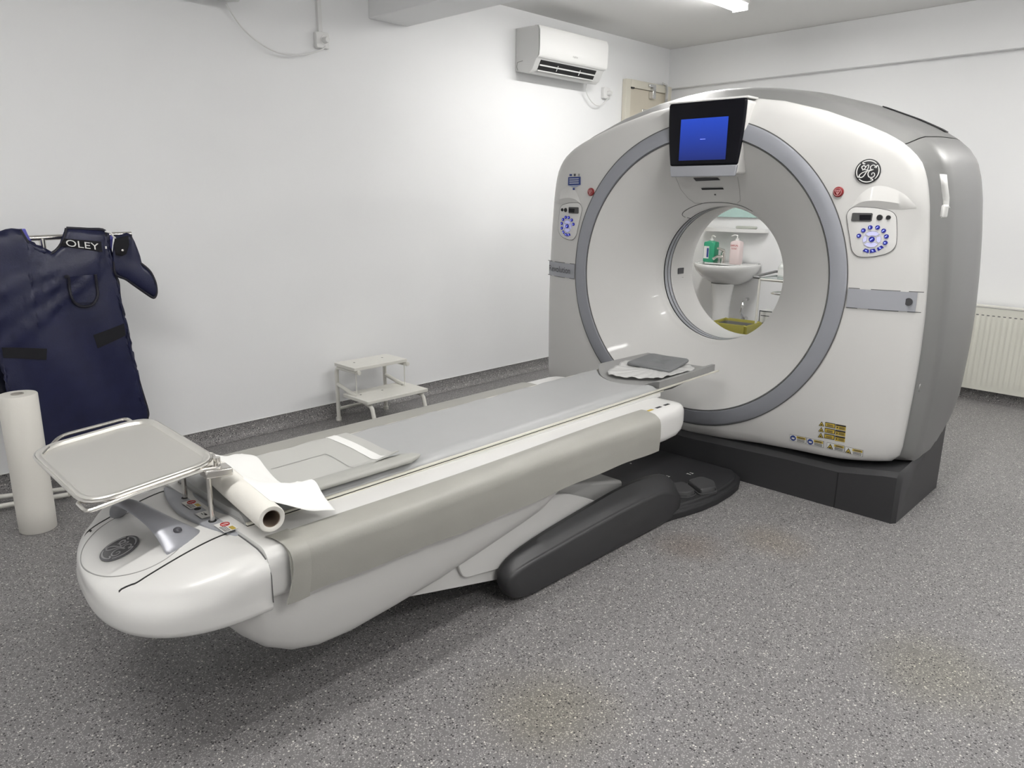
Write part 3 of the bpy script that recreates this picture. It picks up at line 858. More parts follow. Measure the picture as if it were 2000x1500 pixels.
# folded strip at the foot end of each flap
for s in (-1, 1):
    tab = [(0, (HW-.075, .5405)), (.12, (HW-.05, .5405)), (.24, (HW-.016, .535)), (.34, (HW+.007, .521)), (.44, (HW+.014, .499)), (.7, (HW+.016, .448)), (1, (HW+.013, .386))]
    def ff(u, v):
        dy = interp([(t, p[0]) for t, p in tab], v); z = interp([(t, p[1]) for t, p in tab], v)
        x = .802+.022*math.sin(PI*v)+u*(.062-.012*math.sin(PI*v))
        return (x, YC+s*(dy+.003*math.sin(PI*u)), z)
    G().grid(ff, 8, 20, thick=(0, -s*.006, -.001)).make('flap_hem', FLAP, table, smooth=60)
# cradle rails + tray body
CHW = .214
cr = G()
rings = []
def csec(x, hw, zt, zb):
    return [Vector((x, YC-hw, zt)), Vector((x, YC-hw, zt-.012)), Vector((x, YC-hw*.8, zb+.006)), Vector((x, YC-hw*.4, zb)), Vector((x, YC+hw*.4, zb)), Vector((x, YC+hw*.8, zb+.006)), Vector((x, YC+hw, zt-.012)), Vector((x, YC+hw, zt))]
def TZ(x): return .015*(2.7-x)/1.9        # the cradle lies a touch lower at the foot end
for x, hw, zb in ((.80, CHW-.012, .53), (2.66, CHW-.012, .53), (2.9, CHW-.012, .512), (3.15, CHW-.02, .530), (3.245, CHW-.04, .548)):
    rings.append(csec(x, hw, .560-TZ(x), zb-TZ(x)))
G().loft(rings).make('cradle', mat('cradle_grey', (.30, .30, .295), .45), table, smooth=50, bevel=.003)
for s in (-1, 1):
    def bar(xa, xb, w0, w1, z0, z1, nm, m):
        G().loft([[Vector((x, YC+s*CHW+a, z-TZ(x))) for a, z in ((w0, z0), (w1, z0), (w1, z1), (w0, z1))] for x in (xa, xb)]).make(nm, m, table, bevel=.001)
    bar(.80, 3.225, -.005, .005, .5545, .5610, 'rail', mat('rail_ivory', (.70, .68, .60), .3, .3))
    bar(.80, 2.74, -.004, .004, .5515, .5545, 'rail_gap', BLACK)
    bar(.80, 2.74, -.006, .009, .5470, .5515, 'lower_rail', mat('rail_ivory', (.7, .68, .6)))
    bar(.80, 2.71, -.010, .010, .530, .5470, 'rail_bed', WHITE2)
# mattress
def matz(x, dy):
    k = abs(dy)/.208
    z = .573-TZ(x)+.006*k**2
    if k > .82: z -= .022*((k-.82)/.18)**2
    if k > .80: z += .0025*math.sin(x*37)*math.sin(x*11+1)
    return z
mt = G()
def mf(u, v):
    dy = -.208+.416*v; x = .80+(2.64+.12*(dy/.208)**2+.05*dy/.208-.80)*u
    return (x, YC+dy, matz(x, dy))
mt.grid(mf, 90, 24, thick=(0, 0, -.016))
mt.make('mattress', MATT, table, smooth=50, label='grey vinyl mattress')
# head extension cushion of the cradle
rings = []
for i_ in range(21):
    u = i_/20; hw = .206-.012*u*u; top = []; bot = []
    for j_ in range(25):
        v = j_/24; dy = -hw+2*hw*v; k = abs(dy)/hw; x0 = 2.655+.12*(dy/.208)**2+.05*dy/.208; x = x0+(3.225-x0)*u
        lift = .024*max(0, (k-.72)/.28)**.8 if k > .72 else 0
        if k > .97: lift -= .006
        top.append(Vector((x, YC+dy, .568+.004*k*k+lift)))
        bot.append(Vector((x, YC+dy, .5595)))
    rings.append(top+bot[::-1])
G().loft(rings).make('head_extension', mat('head_ext_grey', (.27, .27, .265), .45), table, smooth=50)
# warning stamps near the end cap
for k, (dx, m_) in enumerate(((0, YEL), (.06, INK), (.12, INK))):
    G().box((2.46+dx, YC-.333, .5358), (2.495+dx, YC-.320, .5366)).make('stamp', m_, table)

# ---- foot end cover
XN, TIP = .772, .460
def plan(s_, k):
    """half-plan curve, s_ in 0..1 from near flank round the tip to far flank, scaled k"""
    pts = []
    return pts
def NT(x): return max(0, (XN-x)/(XN-TIP)-.08)**1.4/.9
def nexp(z): return 2.5 if z < .43 else (1.95 if z > .475 else 2.5-(z-.43)/.045*.55)
SHR = .12
def nose_ring(k, z, n=64, kx=None, drop=0.0):
    kx = k if kx is None else kx
    ring = []; e = 2/nexp(z)
    for i in range(n+1):
        a = -PI/2+PI*i/n
        c, s = math.cos(a), math.sin(a)
        dy = HW*math.copysign(abs(s)**e, s)*k
        x = XN-.03-(XN-.03-TIP)*(abs(c)**e)*kx
        zz = z-drop*NT(x)
        x += SHR*dy*(XN-x)/(XN-TIP)
        ring.append(Vector((x, YC+dy, zz)))
    return [Vector((XN, ring[0].y, z))]+ring+[Vector((XN, ring[-1].y, z))]
NR = [(.70, .385, .80, -.004), (.92, .374, .93, -.004), (.975, .375, .975, -.004), (.992, .381, .99, -.004), (.997, .392, .998, -.002), (.990, .412, .985, 0), (.992, .428, .98, .002), (1.0, .455, .985, .012), (1.0, .472, .975, .022), (.992, .486, .962, .034), (.975, .500, .940, .046), (.945, .511, .915, .058), (.90, .518, .88, .066), (.84, .523, .84, .072), (.70, .5255, .72, .076), (.5, .527, .52, .077), (.25, .528, .28, .078), (.02, .528, .02, .078)]
G().loft([nose_ring(k, z, kx=kx, drop=dr) for k, z, kx, dr in NR]).make('foot_cover', WHITE2, table, smooth=60)
def noseZ(x, dy):
    for i in range(len(NR)-1, 7, -1):
        pass
    prev = None
    for k, z, kx, dr in reversed(NR[7:]):
        # inside scaled plan?
        X0 = XN-.03; q_ = SHR*dy/(XN-TIP); xs = (x-q_*XN)/(1-q_)
        if xs >= X0: v = abs(dy)/(HW*k)
        else:
            v = ((abs(dy)/(HW*k))**1.95+(((X0-xs)/((X0-TIP)*kx)))**1.95)**(1/1.95)
        zz = z-dr*NT(xs)
        if v <= 1:
            if prev is None: return zz
            pv, pz = prev
            f = (pv-1)/(pv-v) if pv != v else 0
            return pz+(zz-pz)*min(max(f, 0), 1)
        prev = (v, zz)
    return prev[1]
def nline(pts, wd, name, m, h=.0015, parent=table, n=6, thick=-.004):
    P_ = path([Vector((a, b, 0)) for a, b in pts], n); A = []; B = []
    for i, p in enumerate(P_):
        t = (P_[min(i+1, len(P_)-1)]-P_[max(i-1, 0)]).normalized(); q = Vector((-t.y, t.x, 0))*wd/2
        a, b = p+q, p-q
        A.append(Vector((a.x, YC+a.y, noseZ(a.x, a.y)+h))); B.append(Vector((b.x, YC+b.y, noseZ(b.x, b.y)+h)))
    V = [[a, b, b+Vector((0, 0, thick)), a+Vector((0, 0, thick))] for a, b in zip(A, B)]
    return G().loft(V).make(name, m, parent)
for s in (-1, 1):
    nline([(.76, s*.200), (.68, s*.200), (.58, s*.202), (.53, s*.203), (.515+.03*(s > 0), s*.196), (.500+.045*(s > 0), s*.188), (.490+.055*(s > 0), s*.185)], .0045, 'cover_gap', BLACK)
nline([(.770, -.366), (.770, -.30), (.770, -.22)], .003, 'cover_seam', SEAM)
G().tube([(XN, YC-HW*1.0, .40), (XN, YC-HW-.0005, .46), (XN, YC-HW-.0005, .472), (XN, YC-HW+.010, .498)], .0013, 6).make('flank_seam', SEAM, table)
el = [(.595+.122*math.cos(a)*1.0, .0+.178*math.sin(a)) for a in [PI*.30+PI*1.4*i/30 for i in range(31)]]
nline(el, .0022, 'hood_seam', SEAML, .0012, n=2)
# silver mounting plate
def pf(u, v):
    dy = -.228+.456*u
    xf = .762-.045*(1-(dy/.228)**2); xb = .818
    x = xf+(xb-xf)*v
    return (x, YC+dy, .537-.006*(abs(dy)/.228)**4-.003*(1-v))
G().grid(pf, 30, 4, thick=(0, 0, -.02)).make('mounting_plate', BAND, table, bevel=.003, label='blue-grey plate with socket holes')
for dx, dy in ((.732, -.170), (.778, .03), (.748, .09)):
    pass
PB1 = on_z(415, 1017, .535); PB2 = on_z(362, 972, .535); PB3 = on_z(386, 994, .535)
for p, r in ((PB1, .0105), (PB2, .0105), (PB3, .009)):
    G().lathe([(r, -.004), (r, .0008), (.0005, .0008)], p, 'Z', 18).make('socket_hole', BLACK, table)
def plabel(ctr, w_, h_, kind):
    c = Vector(ctr); rt = Vector((.35, -1, 0)).normalized(); rt = Vector((0, -1, 0)); up = Vector((1, 0, 0))
    def q(x0, y0, x1, y1, hh): return [c+rt*a*w_+up*b*h_+Vector((0, 0, hh)) for a, b in ((x0, y0), (x1, y0), (x1, y1), (x0, y1))]
    o = G().prism(q(-.5, -.5, .5, .5, .001), (0, 0, -.0008)).make('warning_label', LABW, table)
    if kind == 1:
        n = 20
        ring = [c+rt*w_*(-.22)+(rt*math.cos(2*PI*k/n)+up*math.sin(2*PI*k/n))*h_*.30+up*h_*.12+Vector((0, 0, .0016)) for k in range(n)]
        g = G().tube(ring, h_*.045, 5, closed=True)
        g.tube([ring[2], ring[12]], h_*.045, 5); g.make('prohibition_ring', REDI, o)
        G().prism(q(.12, .08, .47, .40, .0014), (0, 0, -.001)).make('label_header', YEL, o)
        for t in (-.08, -.20, -.32, -.42):
            G().prism(q(-.1, t, .45, t+.05, .0014), (0, 0, -.001)).make('label_lines', TXT, o)
    else:
        G().prism(q(-.05, -.05, .2, .12, .0014), (0, 0, -.001)).prism(q(-.3, -.15, -.05, -.10, .0014), (0, 0, -.001)).prism(q(-.3, .05, -.05, .09, .0014), (0, 0, -.001)).make('figure_symbol', INK, o)
lp1 = on_z(375, 985, .5365); lp2 = on_z(441, 1029, .5365); lp3 = on_z(400, 1005, .5365)
plabel(lp1, .060, .034, 1); plabel(lp2, .064, .036, 1); plabel(lp3, .042, .034, 0)
# handle
hp = [(.672, -.158, .505, .125), (.664, -.138, .516, .110), (.650, -.102, .538, .078), (.632, -.062, .560, .058), (.616, -.015, .576, .052), (.606, .04, .580, .048), (.602, .09, .570, .044), (.604, .13, .546, .044), (.610, .155, .520, .046), (.618, .175, .500, .05)]
rings = []
for i, (x, dy, z, wd) in enumerate(hp):
    a, b = hp[max(i-1, 0)], hp[min(i+1, len(hp)-1)]
    t = Vector((b[0]-a[0], b[1]-a[1], b[2]-a[2])).normalized(); sd = Vector((1, 0, 0)); sd = (sd-t*sd.dot(t)).normalized(); nm = sd.cross(t)
    if nm.z < 0: nm = -nm
    c = Vector((x, YC+dy, z))
    rings.append([c+sd*wd/2*math.cos(q)+nm*(.011 if abs(math.cos(q)) < .9 else .006)*math.sin(q) for q in [2*PI*k/16 for k in range(16)]])
hd = G().loft(rings).make('handle', mat('handle_silver', (.27, .275, .30), .35, .3), table, smooth=80, sub=1, label='silver-grey arched handle')
G().lathe([(.011, 0), (.010, .005), (.006, .008), (.0005, .009)], (.662, YC-.118, .5385), 'Z', 16).make('release_button', mat('button_grey', (.06, .06, .07), .25), hd)
# emblem on the foot cover
ce = Vector((.556, YC-.005, 0)); ce.z = noseZ(.556, -.005)+.002
eu = Vector((.05, 0, noseZ(.58, -.005)-noseZ(.53, -.005)))
emblem(ce, (0, -1, 0), eu, .049, mat('emblem_grey', (.10, .10, .105), .4), mat('emblem_silver', (.40, .40, .41), .35, .3), table)

# ---- lower body
LB = [(.66, .368), (.69, .330), (.73, .280), (.78, .232), (.85, .190), (.93, .168), (1.03, .164), (1.18, .178), (1.36, .200), (1.55, .234), (1.70, .264), (1.82, .290), (1.90, .338), (1.96, .392)]
rings = []
for x, zb in LB:
    hw = .352-.10*max(0, (.80-x)/.14)**2
    zt_ = .408
    P_ = [Vector((x, YC-hw+.03, zb)), Vector((x, YC+hw-.03, zb)), Vector((x, YC+hw, zb+(zt_-zb)*.40)), Vector((x, YC+hw, zt_)), Vector((x, YC-hw, zt_)), Vector((x, YC-hw, zb+(zt_-zb)*.40))]
    rings.append(rpoly(P_, [.04, .04, .05, .005, .005, .05], 5))
G().loft(rings).make('lower_body', WHITE, table, smooth=60)
for s in (-1, 1):
    G().box((.845, YC+s*.346-.003, .380), (.849, YC+s*.346+.003, .398)).make('gap_mark', BLACK, table)
# side arms
for s in (-1, 1):
    def pp(pts, y): return [Vector((x, YC+s*y, z)) for x, z in pts]
    G().prism(rpoly(pp([(1.19, .185), (1.66, .074), (2.45, .03), (2.45, .10), (1.95, .31), (1.84, .31)], .262), [.005, .01, .01, .01, .01, .01]), (0, s*.012, 0)).make('lift_arm', WHITE, table, bevel=.003)
    G().prism(rpoly(pp([(1.46, .217), (1.485, .148), (1.66, .121), (2.35, .06), (2.35, .12), (2.17, .225), (2.02, .295), (1.93, .316), (1.84, .32)], .275), [.03, .03, .03, .01, .01, .06, .04, .02, .01]), (0, s*.012, 0)).make('arm_cover', WHITE2, table, bevel=.003)
    # dark foot cover
    outer = [(1.64, .085), (1.67, .028), (1.73, .006), (1.85, .002), (2.60, .002), (2.70, .010), (2.735, .04), (2.73, .095), (2.65, .140), (2.55, .160), (2.35, .164), (2.10, .156), (1.85, .142), (1.70, .130), (1.65, .112)]
    inner = [(1.64, .085), (1.67, .028), (1.73, .006), (1.85, .002), (2.60, .002), (2.70, .010), (2.75, .05), (2.745, .11), (2.68, .180), (2.57, .220), (2.36, .232), (2.12, .215), (1.87, .190), (1.71, .162), (1.65, .128)]
    def ring(pts, y, k):
        cx, cz_ = 2.2, .10
        base = path(pts+[pts[0]], 3)if False else None
        P_ = [Vector((x, z, 0)) for x, z in pts]
        P_ = path(P_+[P_[0]], 3)[:-1]
        return [Vector((cx+(p.x-cx)*(1-(1-k)*.35), YC+s*y, max(.001, cz_+(p.y-cz_)*k))) for p in P_]
    G().loft([ring(outer, .352, .80), ring(outer, .349, .93), ring(outer, .342, .99), ring(outer, .334, 1.03), ring(inner, .310, 1.03), ring(inner, .297, 1.04), ring(inner, .290, 1.0)]).make('foot_fairing', DARK, table, smooth=55, label='charcoal moulded foot fairing')
# pedestal block and silver shroud between the fairings
G().box((1.75, YC-.205, .004), (2.70, YC+.205, .09)).make('pedestal', DARK2, table, bevel=.01)
G().prism([Vector((1.80, YC-.25, .12)), Vector((2.42, YC-.25, .12)), Vector((2.42, YC-.25, .225)), Vector((1.80, YC-.25, .375))], (0, .50, 0)).make('shroud', mat('shroud_silver', (.46, .46, .45), .4, .1), table, bevel=.012, label='silver-grey shroud')
G().box((2.05, YC-.20, .3105), (2.062, YC-.12, .3125), Matrix.Rotation(.254, 3, 'Y'), (2.056, YC, .3105)).make('shroud_text', TXT, table)
G().box((1.7, YC-.16, .08), (2.1, YC+.16, .40)).make('column', mat('column_grey', (.25, .25, .25), .5), table, bevel=.01)
# base plate with pedals
pl = [(2.55, 1.62), (2.74, 1.567), (2.85, 1.545), (2.96, 1.535), (3.10, 1.540), (3.20, 1.555), (3.28, 1.590), (3.315, 1.63), (3.315, 2.25), (3.28, 2.29), (3.1, 2.34), (2.9, 2.345), (2.55, 2.26)]
pz = []
G().loft([[Vector((2.95+(x-2.95)*k, YC+(y-YC)*k, z)) for x, y in pl] for k, z in ((1, .001), (1, .028), (.985, .036), (.955, .040), (.945, .052), (.93, .056))]).make('base_plate', DARK2, table, smooth=30, bevel=.003)
for q in ([(2.775, 1.655), (2.815, 1.605), (2.87, 1.600), (2.925, 1.700), (2.84, 1.735)], [(2.885, 1.585), (2.97, 1.553), (3.035, 1.60), (3.045, 1.675), (2.955, 1.695)]):
    c = sum((Vector((a, b, 0)) for a, b in q), Vector())/5
    V = rpoly([Vector((a, b, .05)) for a, b in q], .02)
    G().loft([[Vector((c.x+(p.x-c.x)*k, c.y+(p.y-c.y)*k, z)) for p in V] for k, z in ((1.12, .050), (1.12, .060), (1.04, .062), (1.03, .056), (1.0, .056), (.98, .078), (.93, .082), (.02, .083))]).make('foot_pedal', mat('pedal_rubber', (.045, .045, .047), .5), table, smooth=40)
for px, py in ((1240, 890), (1348, 925), (1302, 931), (1232, 905)):
    p = on_z(px, py, .0565); g = G()
    if px == 1232: g.box((p.x-.004, p.y-.004, .0562), (p.x+.004, p.y+.004, .0568))
    else:
        g.box((p.x-.016, p.y+.008, .0562), (p.x-.004, p.y+.012, .0568)).box((p.x-.012, p.y-.010, .0562), (p.x-.008, p.y+.012, .0568)).box((p.x+.004, p.y-.010, .0562), (p.x+.016, p.y-.006, .0568)).box((p.x+.010, p.y-.010, .0562), (p.x+.014, p.y+.010, .0568))
    g.make('pedal_symbol', LABW, table)

# ================================================================== THINGS ON THE TABLE
# vinyl sheet with white strip at the foot end
def shz(x, dy):
    if dy > .20: return .547-TZ(x)+.012*max(0, (.24-dy)/.04)
    return matz(x, max(-.205, dy))+.004
def vs(u, v):
    dy = -.172+.422*v
    x0 = .87
    xe = 1.325+.03*v+.03*math.sin(PI*v)
    x = x0+(xe-x0)*u
    z = shz(x, dy)+.004+.016*max(0, 1-v/.16)**1.2*(.4+.6*u)+.016*max(0, u-.75)/.25*max(0, .35-v)/.35
    return (x, YC+dy, z)
vsheet = G().grid(vs, 40, 30, thick=(0, 0, -.003)).make('vinyl_sheet', SHEETV, None, smooth=60)
tag(vsheet, 'pale grey vinyl sheet with a white strip, lying on the foot end of the table', 'vinyl sheet')
G().grid(lambda u, v: tuple(Vector(vs(.84+.07*u, .05+.95*v))+Vector((0, 0, .0015))), 4, 30, thick=(0, 0, -.001)).make('white_strip', PAPER, vsheet)
sl = path([Vector((.28, .515, 0)), Vector((.45, .515, 0)), Vector((.62, .515, 0)), Vector((.66, .49, 0)), Vector((.665, .25, 0)), Vector((.67, .05, 0))], 6)
G().loft([[Vector(vs(p.x-.002, p.y-.003))+Vector((0, 0, .0012)), Vector(vs(p.x+.002, p.y+.003))+Vector((0, 0, .0012))] for p in sl], closed=False).make('stitched_line', mat('stitch_grey', (.25, .25, .24), .6), vsheet)
# folded pad under it whose rounded end shows on the near edge
def fpad(x0, x1, dyc, w_, z0, z1):
    rings = []
    n = 24
    for i in range(n+1):
        t = i/n; x = x0+(x1-x0)*t
        e = min(1, t/.06)*min(1, (1-t)/.12); e = e**.5 if e > 0 else .02
        wob = 1+.04*math.sin(t*60)*(t > .7)
        rings.append([Vector((x, YC+dyc+w_/2*math.cos(a)*max(e, .15)*wob, (z0+z1)/2+(z1-z0)/2*math.copysign(abs(math.sin(a))**.7, math.sin(a))*max(e, .1))) for a in [2*PI*k/18 for k in range(18)]])
    return G().loft(rings)
fo = fpad(.93, 1.40, -.182, .066, .566, .590).make('folded_pad', mat('folded_pad_grey', (.36, .36, .335), .5, bump=.1), None, smooth=70)
tag(fo, 'rolled beige-grey vinyl pad along the near rail beside the paper roll', 'pad')

# paper roll lying across the foot end
roll = thing('paper_roll', (.85, 1.80, .56), 'white paper roll lying across the foot end of the table, its sheet pulled out', 'paper roll')
A0, A1 = on_z(531, 1014, .602), on_z(404, 905, .606)
ax = (A1-A0); L_ = ax.length; ax = ax.normalized()
s1 = ax.orthogonal().normalized(); s2 = ax.cross(s1)
def ringat(t, r, n=36): return [A0+ax*t+s1*r*math.cos(2*PI*k/n)+s2*r*math.sin(2*PI*k/n) for k in range(n)]
RR = .0345
G().loft([ringat(.02, .021), ringat(0.002, .022), ringat(0, .024), ringat(0, RR-.002), ringat(.004, RR), ringat(.25, RR+.001), ringat(L_, RR), ringat(L_, .024), ringat(L_-.02, .021)], caps=False).make('paper', PAPER2, roll, smooth=50)
G().loft([ringat(.0035, .0225), ringat(.0035, .0205), ringat(L_-.003, .0205), ringat(L_-.003, .0225)], caps=False, wrap=True).make('cardboard_core', CARD, roll)
# sheet pulled from the roll
ee = [on_z(472, 884, .585), on_z(500, 893, .580), on_z(520, 915, .578), on_z(548, 940, .580), on_z(580, 947, .588), on_z(612, 938, .605), on_z(632, 965, .585), on_z(655, 997, .556)]
ee = path(ee, 6)
def ps(u, v):
    k = v*(len(ee)-1); i = min(int(k), len(ee)-2); e = ee[len(ee)-1-i].lerp(ee[len(ee)-2-i], k-i)
    st = A0+ax*(.035+(L_-.06)*v)+Vector((.012, 0, RR*.97))
    p = st.lerp(e, u)
    arch = .012*math.sin(PI*u)*(1-v)
    lowz = shz(p.x, p.y-YC)+.010+.018*max(0, 1-abs(p.y-YC+.17)/.08)
    p.z = max(st.z*(1-u)**1.5+(e.z)*(1-(1-u)**1.5)+arch*.3, lowz if abs(p.y-YC) < .22 else .545)
    p.z += .004*math.sin(9*u+14*v)*u
    return p
G().grid(ps, 24, 40, thick=(0, 0, -.0012)).make('paper_sheet', PAPER, roll, smooth=80, label='sheet of white paper drawn from the roll')

# head cushion and plastic film
def film(u, v):
    a = 2*PI*u; r = v
    cx, cy = 2.955, YC-.015
    x = cx+math.cos(a)*r*(.245+.02*math.sin(3*a)); y = cy+math.sin(a)*r*(.170+.012*math.sin(5*a+1))
    z = .576+.014*(1-r)+.005*abs(math.sin(7*a+3*r))*r+.006*abs(math.sin(11*a+5*r))*r*r
    kk = abs(y-YC)/.206
    z += .014*min(1, kk)**3.5
    return (x, y, z)
o = G().grid(film, 96, 14).make('plastic_film', PLAST, None, smooth=80, solid=.0015)
tag(o, 'crumpled translucent plastic film under the small grey head cushion', 'plastic film')
cs = [on_z(1223, 707, .604), on_z(1272, 689, .616), on_z(1297, 694, .608), on_z(1347, 701, .612), on_z(1308, 723, .600)]
c = sum(cs, Vector())/5
def cpt(k, dz):
    V = rpoly([cs[0], cs[1], cs[2], cs[3], cs[4]], [.02, .03, .02, .02, .02], 4)
    return [Vector((c.x+(p.x-c.x)*k, c.y+(p.y-c.y)*k, p.z+dz)) for p in V]
o = G().loft([cpt(.94, -.018), cpt(.99, -.014), cpt(1.01, -.008), cpt(1.0, -.002), cpt(.96, 0.001), cpt(.8, .002), cpt(.4, -.002), cpt(.02, -.004)]).make('head_cushion', CUSH, None, smooth=60)
tag(o, 'small dark grey square cushion at the head of the table by the bore', 'cushion')

# instrument tray on two posts
tray = thing('instrument_tray', (.70, 1.95, .537), 'stainless steel instrument tray on two posts above the foot of the table', 'tray')
TW, TL = .323, .480
def TP(u, v, h=0.0):
    return Vector((.631+(u-.5)*TW-h*.10, 2.075+(v-.5)*TL-h*.03, .680+.033*(u-.5)+.016*(v-.5)+h))
def trect(k, h, r=.16):
    mx, my = k/TW, k/TL
    P_ = [TP(mx, my, h), TP(1-mx, my, h), TP(1-mx, 1-my, h), TP(mx, 1-my, h)]
    return rpoly(P_, .075, 6)
G().loft([trect(.004, .000), trect(.001, .006), trect(.003, .009), trect(.010, .009), trect(.014, .005), trect(.026, -.016), trect(.034, -.021), trect(.06, -.022), trect(.15, -.022)]).make('tray_pan', STEELB, tray, smooth=50, solid=.0012)
fr = rpoly([TP(0, 0, .002), TP(1, 0, .002), TP(1, 1, .002), TP(0, 1, .002)], .075, 6)
G().tube(fr, .0055, 8, closed=True).make('rim_tube', STEEL, tray)
# outer carrying rails: near corner dips out, far rail stands out
def rail(pts): return rpoly_open(pts)
def rpoly_open(pts, r=.025, n=5):
    pts = [Vector(p) for p in pts]; out = [pts[0]]
    for i in range(1, len(pts)-1):
        p = pts[i]; a = pts[i-1]-p; b = pts[i+1]-p; k = min(r, a.length*.45, b.length*.45)
        A_, B_ = p+a.normalized()*k, p+b.normalized()*k
        for j in range(n+1):
            t = j/n; out.append((1-t)**2*A_+2*t*(1-t)*p+t*t*B_)
    out.append(pts[-1]); return out
g2 = on_z(118, 851, .690); g3 = on_z(247, 817, .705)
G().tube(rpoly_open([TP(.012, .85), g2, g3, TP(.85, 1.0, .002)]), .0052, 8).make('carry_rail', STEEL, tray)
G().tube(rpoly_open([TP(0, .12, -.004), on_z(152, 985, .650), on_z(168, 1001, .648), TP(.30, -.015, -.004), TP(.85, -.015, -.004), on_z(432, 914, .682), TP(1.02, .12, 0)], .02), .0052, 8).make('carry_rail', STEEL, tray)
for pb in (PB1, PB2):
    G().tube([Vector((pb.x, pb.y, .525)), Vector((pb.x, pb.y, .684))], .0068, 14).make('post', STEEL, tray)
cl = Vector((PB1.x, PB1.y, .674))
G().prism([cl+Vector((-.014, -.022, -.014)), cl+Vector((.050, -.040, -.014)), cl+Vector((.055, .012, -.014)), cl+Vector((-.014, .020, -.014))], (0, 0, .022)).make('clamp', STEEL, tray, bevel=.004)
ck = on_z(423, 893, .70)
G().tube([ck+Vector((0, 0, -.03)), ck+Vector((0, 0, .0))], .009, 12).make('clamp_knob', STEEL, tray)

# ================================================================== FLOOR-STANDING ROLL
c = on_z(75, 1040, 0)
fr_ = thing('paper_roll', (c.x+.02, c.y+.035, 0), 'tall white paper roll standing upright on the floor in front of the navy apron', 'paper roll')
rc = Vector((c.x+.012, c.y+.045, 0)); RH = .585; rR = .069
G().lathe([(rR-.003, .0), (rR, .003), (rR+.001, .1), (rR, .3), (rR+.001, RH-.004), (rR-.002, RH), (.022, RH), (.021, RH-.03)], rc, 'Z', 48, caps=False).make('paper', PAPER2, fr_, smooth=50)
G().lathe([(.023, RH-.04), (.023, RH+.003), (.019, RH+.003), (.019, RH-.04)], rc, 'Z', 28, caps=False).make('cardboard_core', mat('grey_core', (.35, .33, .30), .7), fr_, smooth=50)
G().lathe([(.0195, RH-.02), (.0005, RH-.02)], rc, 'Z', 20, caps=False).make('core_hole', BLACK, fr_)

# ================================================================== APRON RACK, APRONS, COLLAR
YA = 3.62
rack = thing('apron_rack', (.95, 3.72, 0), 'metal rack with a horizontal rail that carries the navy lead aprons', 'rack')
ra = on_y(-60, 470, 3.70); rb = on_y(256, 457, 3.70)
G().tube([ra, rb], .012, 12).make('rail', STEEL, rack)
pm = on_y(82, 466, 3.70)
G().tube([Vector((pm.x, 3.70, pm.z)), Vector((pm.x, 3.70, .04))], .013, 12).make('pole', STEEL, rack)
f0 = on_z(-20, 992, .03); f1 = on_z(133, 966, .03)
G().tube([f0, f1], .011, 10).tube([f1, Vector((pm.x, 3.70, .03))], .011, 10).make('foot_bar', WENAM, rack)
G().box((f0.x+.02, 3.82, 0), (f0.x+.05, 3.86, .06)).make('foot', RUBBER, rack)
G().tube([Vector((.6, 3.84, .04)), Vector((pm.x, 3.70, .04)), Vector((1.15, 3.80, .04))], .011, 10).make('foot_bar', WENAM, rack)

def sheet(poly, Y, name, m, parent, puff=.012, fold=None, label=None, back=.014, trim=None):
    """a hanging garment outlined by a pixel polygon at its own distance, with folds and thickness"""
    P_ = [on_y(x, y, Y) for x, y in poly]
    bm = bmesh.new()
    vs_ = [bm.verts.new(p) for p in P_]
    bm.faces.new(vs_)
    bmesh.ops.triangulate(bm, faces=bm.faces)
    for _ in range(5):
        es = [e for e in bm.edges if e.calc_length() > .035]
        if not es: break
        bmesh.ops.subdivide_edges(bm, edges=es, cuts=1)
        bmesh.ops.triangulate(bm, faces=bm.faces)
    bm.verts.ensure_lookup_table()
    bnd = [v.co.copy() for v in bm.verts if v.is_boundary]
    for v in bm.verts:
        dd = min((v.co-b).length for b in bnd) if not v.is_boundary else 0
        v.co.y -= puff*min(1, dd/.05)**.6
        if fold: v.co.y -= fold(v.co.x, v.co.z)*min(1, dd/.06)
    me = bpy.data.meshes.new(name); bm.to_mesh(me); bm.free()
    bm = bmesh.new(); bm.from_mesh(me); bmesh.ops.recalc_face_normals(bm, faces=bm.faces); bm.to_mesh(me); bm.free()
    me.materials.append(m)
    for p in me.polygons: p.use_smooth = True
    o = link(name, me, parent)
    md = o.modifiers.new('s', 'SOLIDIFY'); md.thickness = back; md.offset = 0
    if label: o['label'] = label
    return o
def afold(x, z):
    f = .008*math.sin((x-.8)*22+z*9)*max(0, min(1, (1.15-z)/.5))
    f += .012*math.exp(-((z-.95-(x-.85)*.55)/.022)**2)*(1 if .8 < x < 1.1 else .4)
    f += .010*math.exp(-((z-.86-(x-.85)*.75)/.020)**2)
    f += .008*math.exp(-((z-1.02-(x-.85)*.35)/.020)**2)
    return f
main = [(-60, 452), (0, 452), (22, 448), (38, 448), (50, 468), (66, 490), (85, 498), (103, 494), (117, 481), (126, 462), (130, 446), (170, 448), (204, 451), (203, 475), (207, 500), (217, 527), (229, 548), (232, 575), (238, 618), (243, 640), (256, 690), (272, 750), (287, 800), (287, 815), (281, 824), (230, 845), (170, 868), (110, 892), (50, 905), (40, 860), (20, 785), (3, 690), (-10, 660), (-60, 640)]
apron = thing('lead_apron', (.95, YA, .3), 'navy lead apron with a chest pocket and OLEY on the shoulder, hung on the rack', 'lead apron')
body = sheet(main, YA, 'apron_body', NAVY, apron, puff=.012, fold=afold)
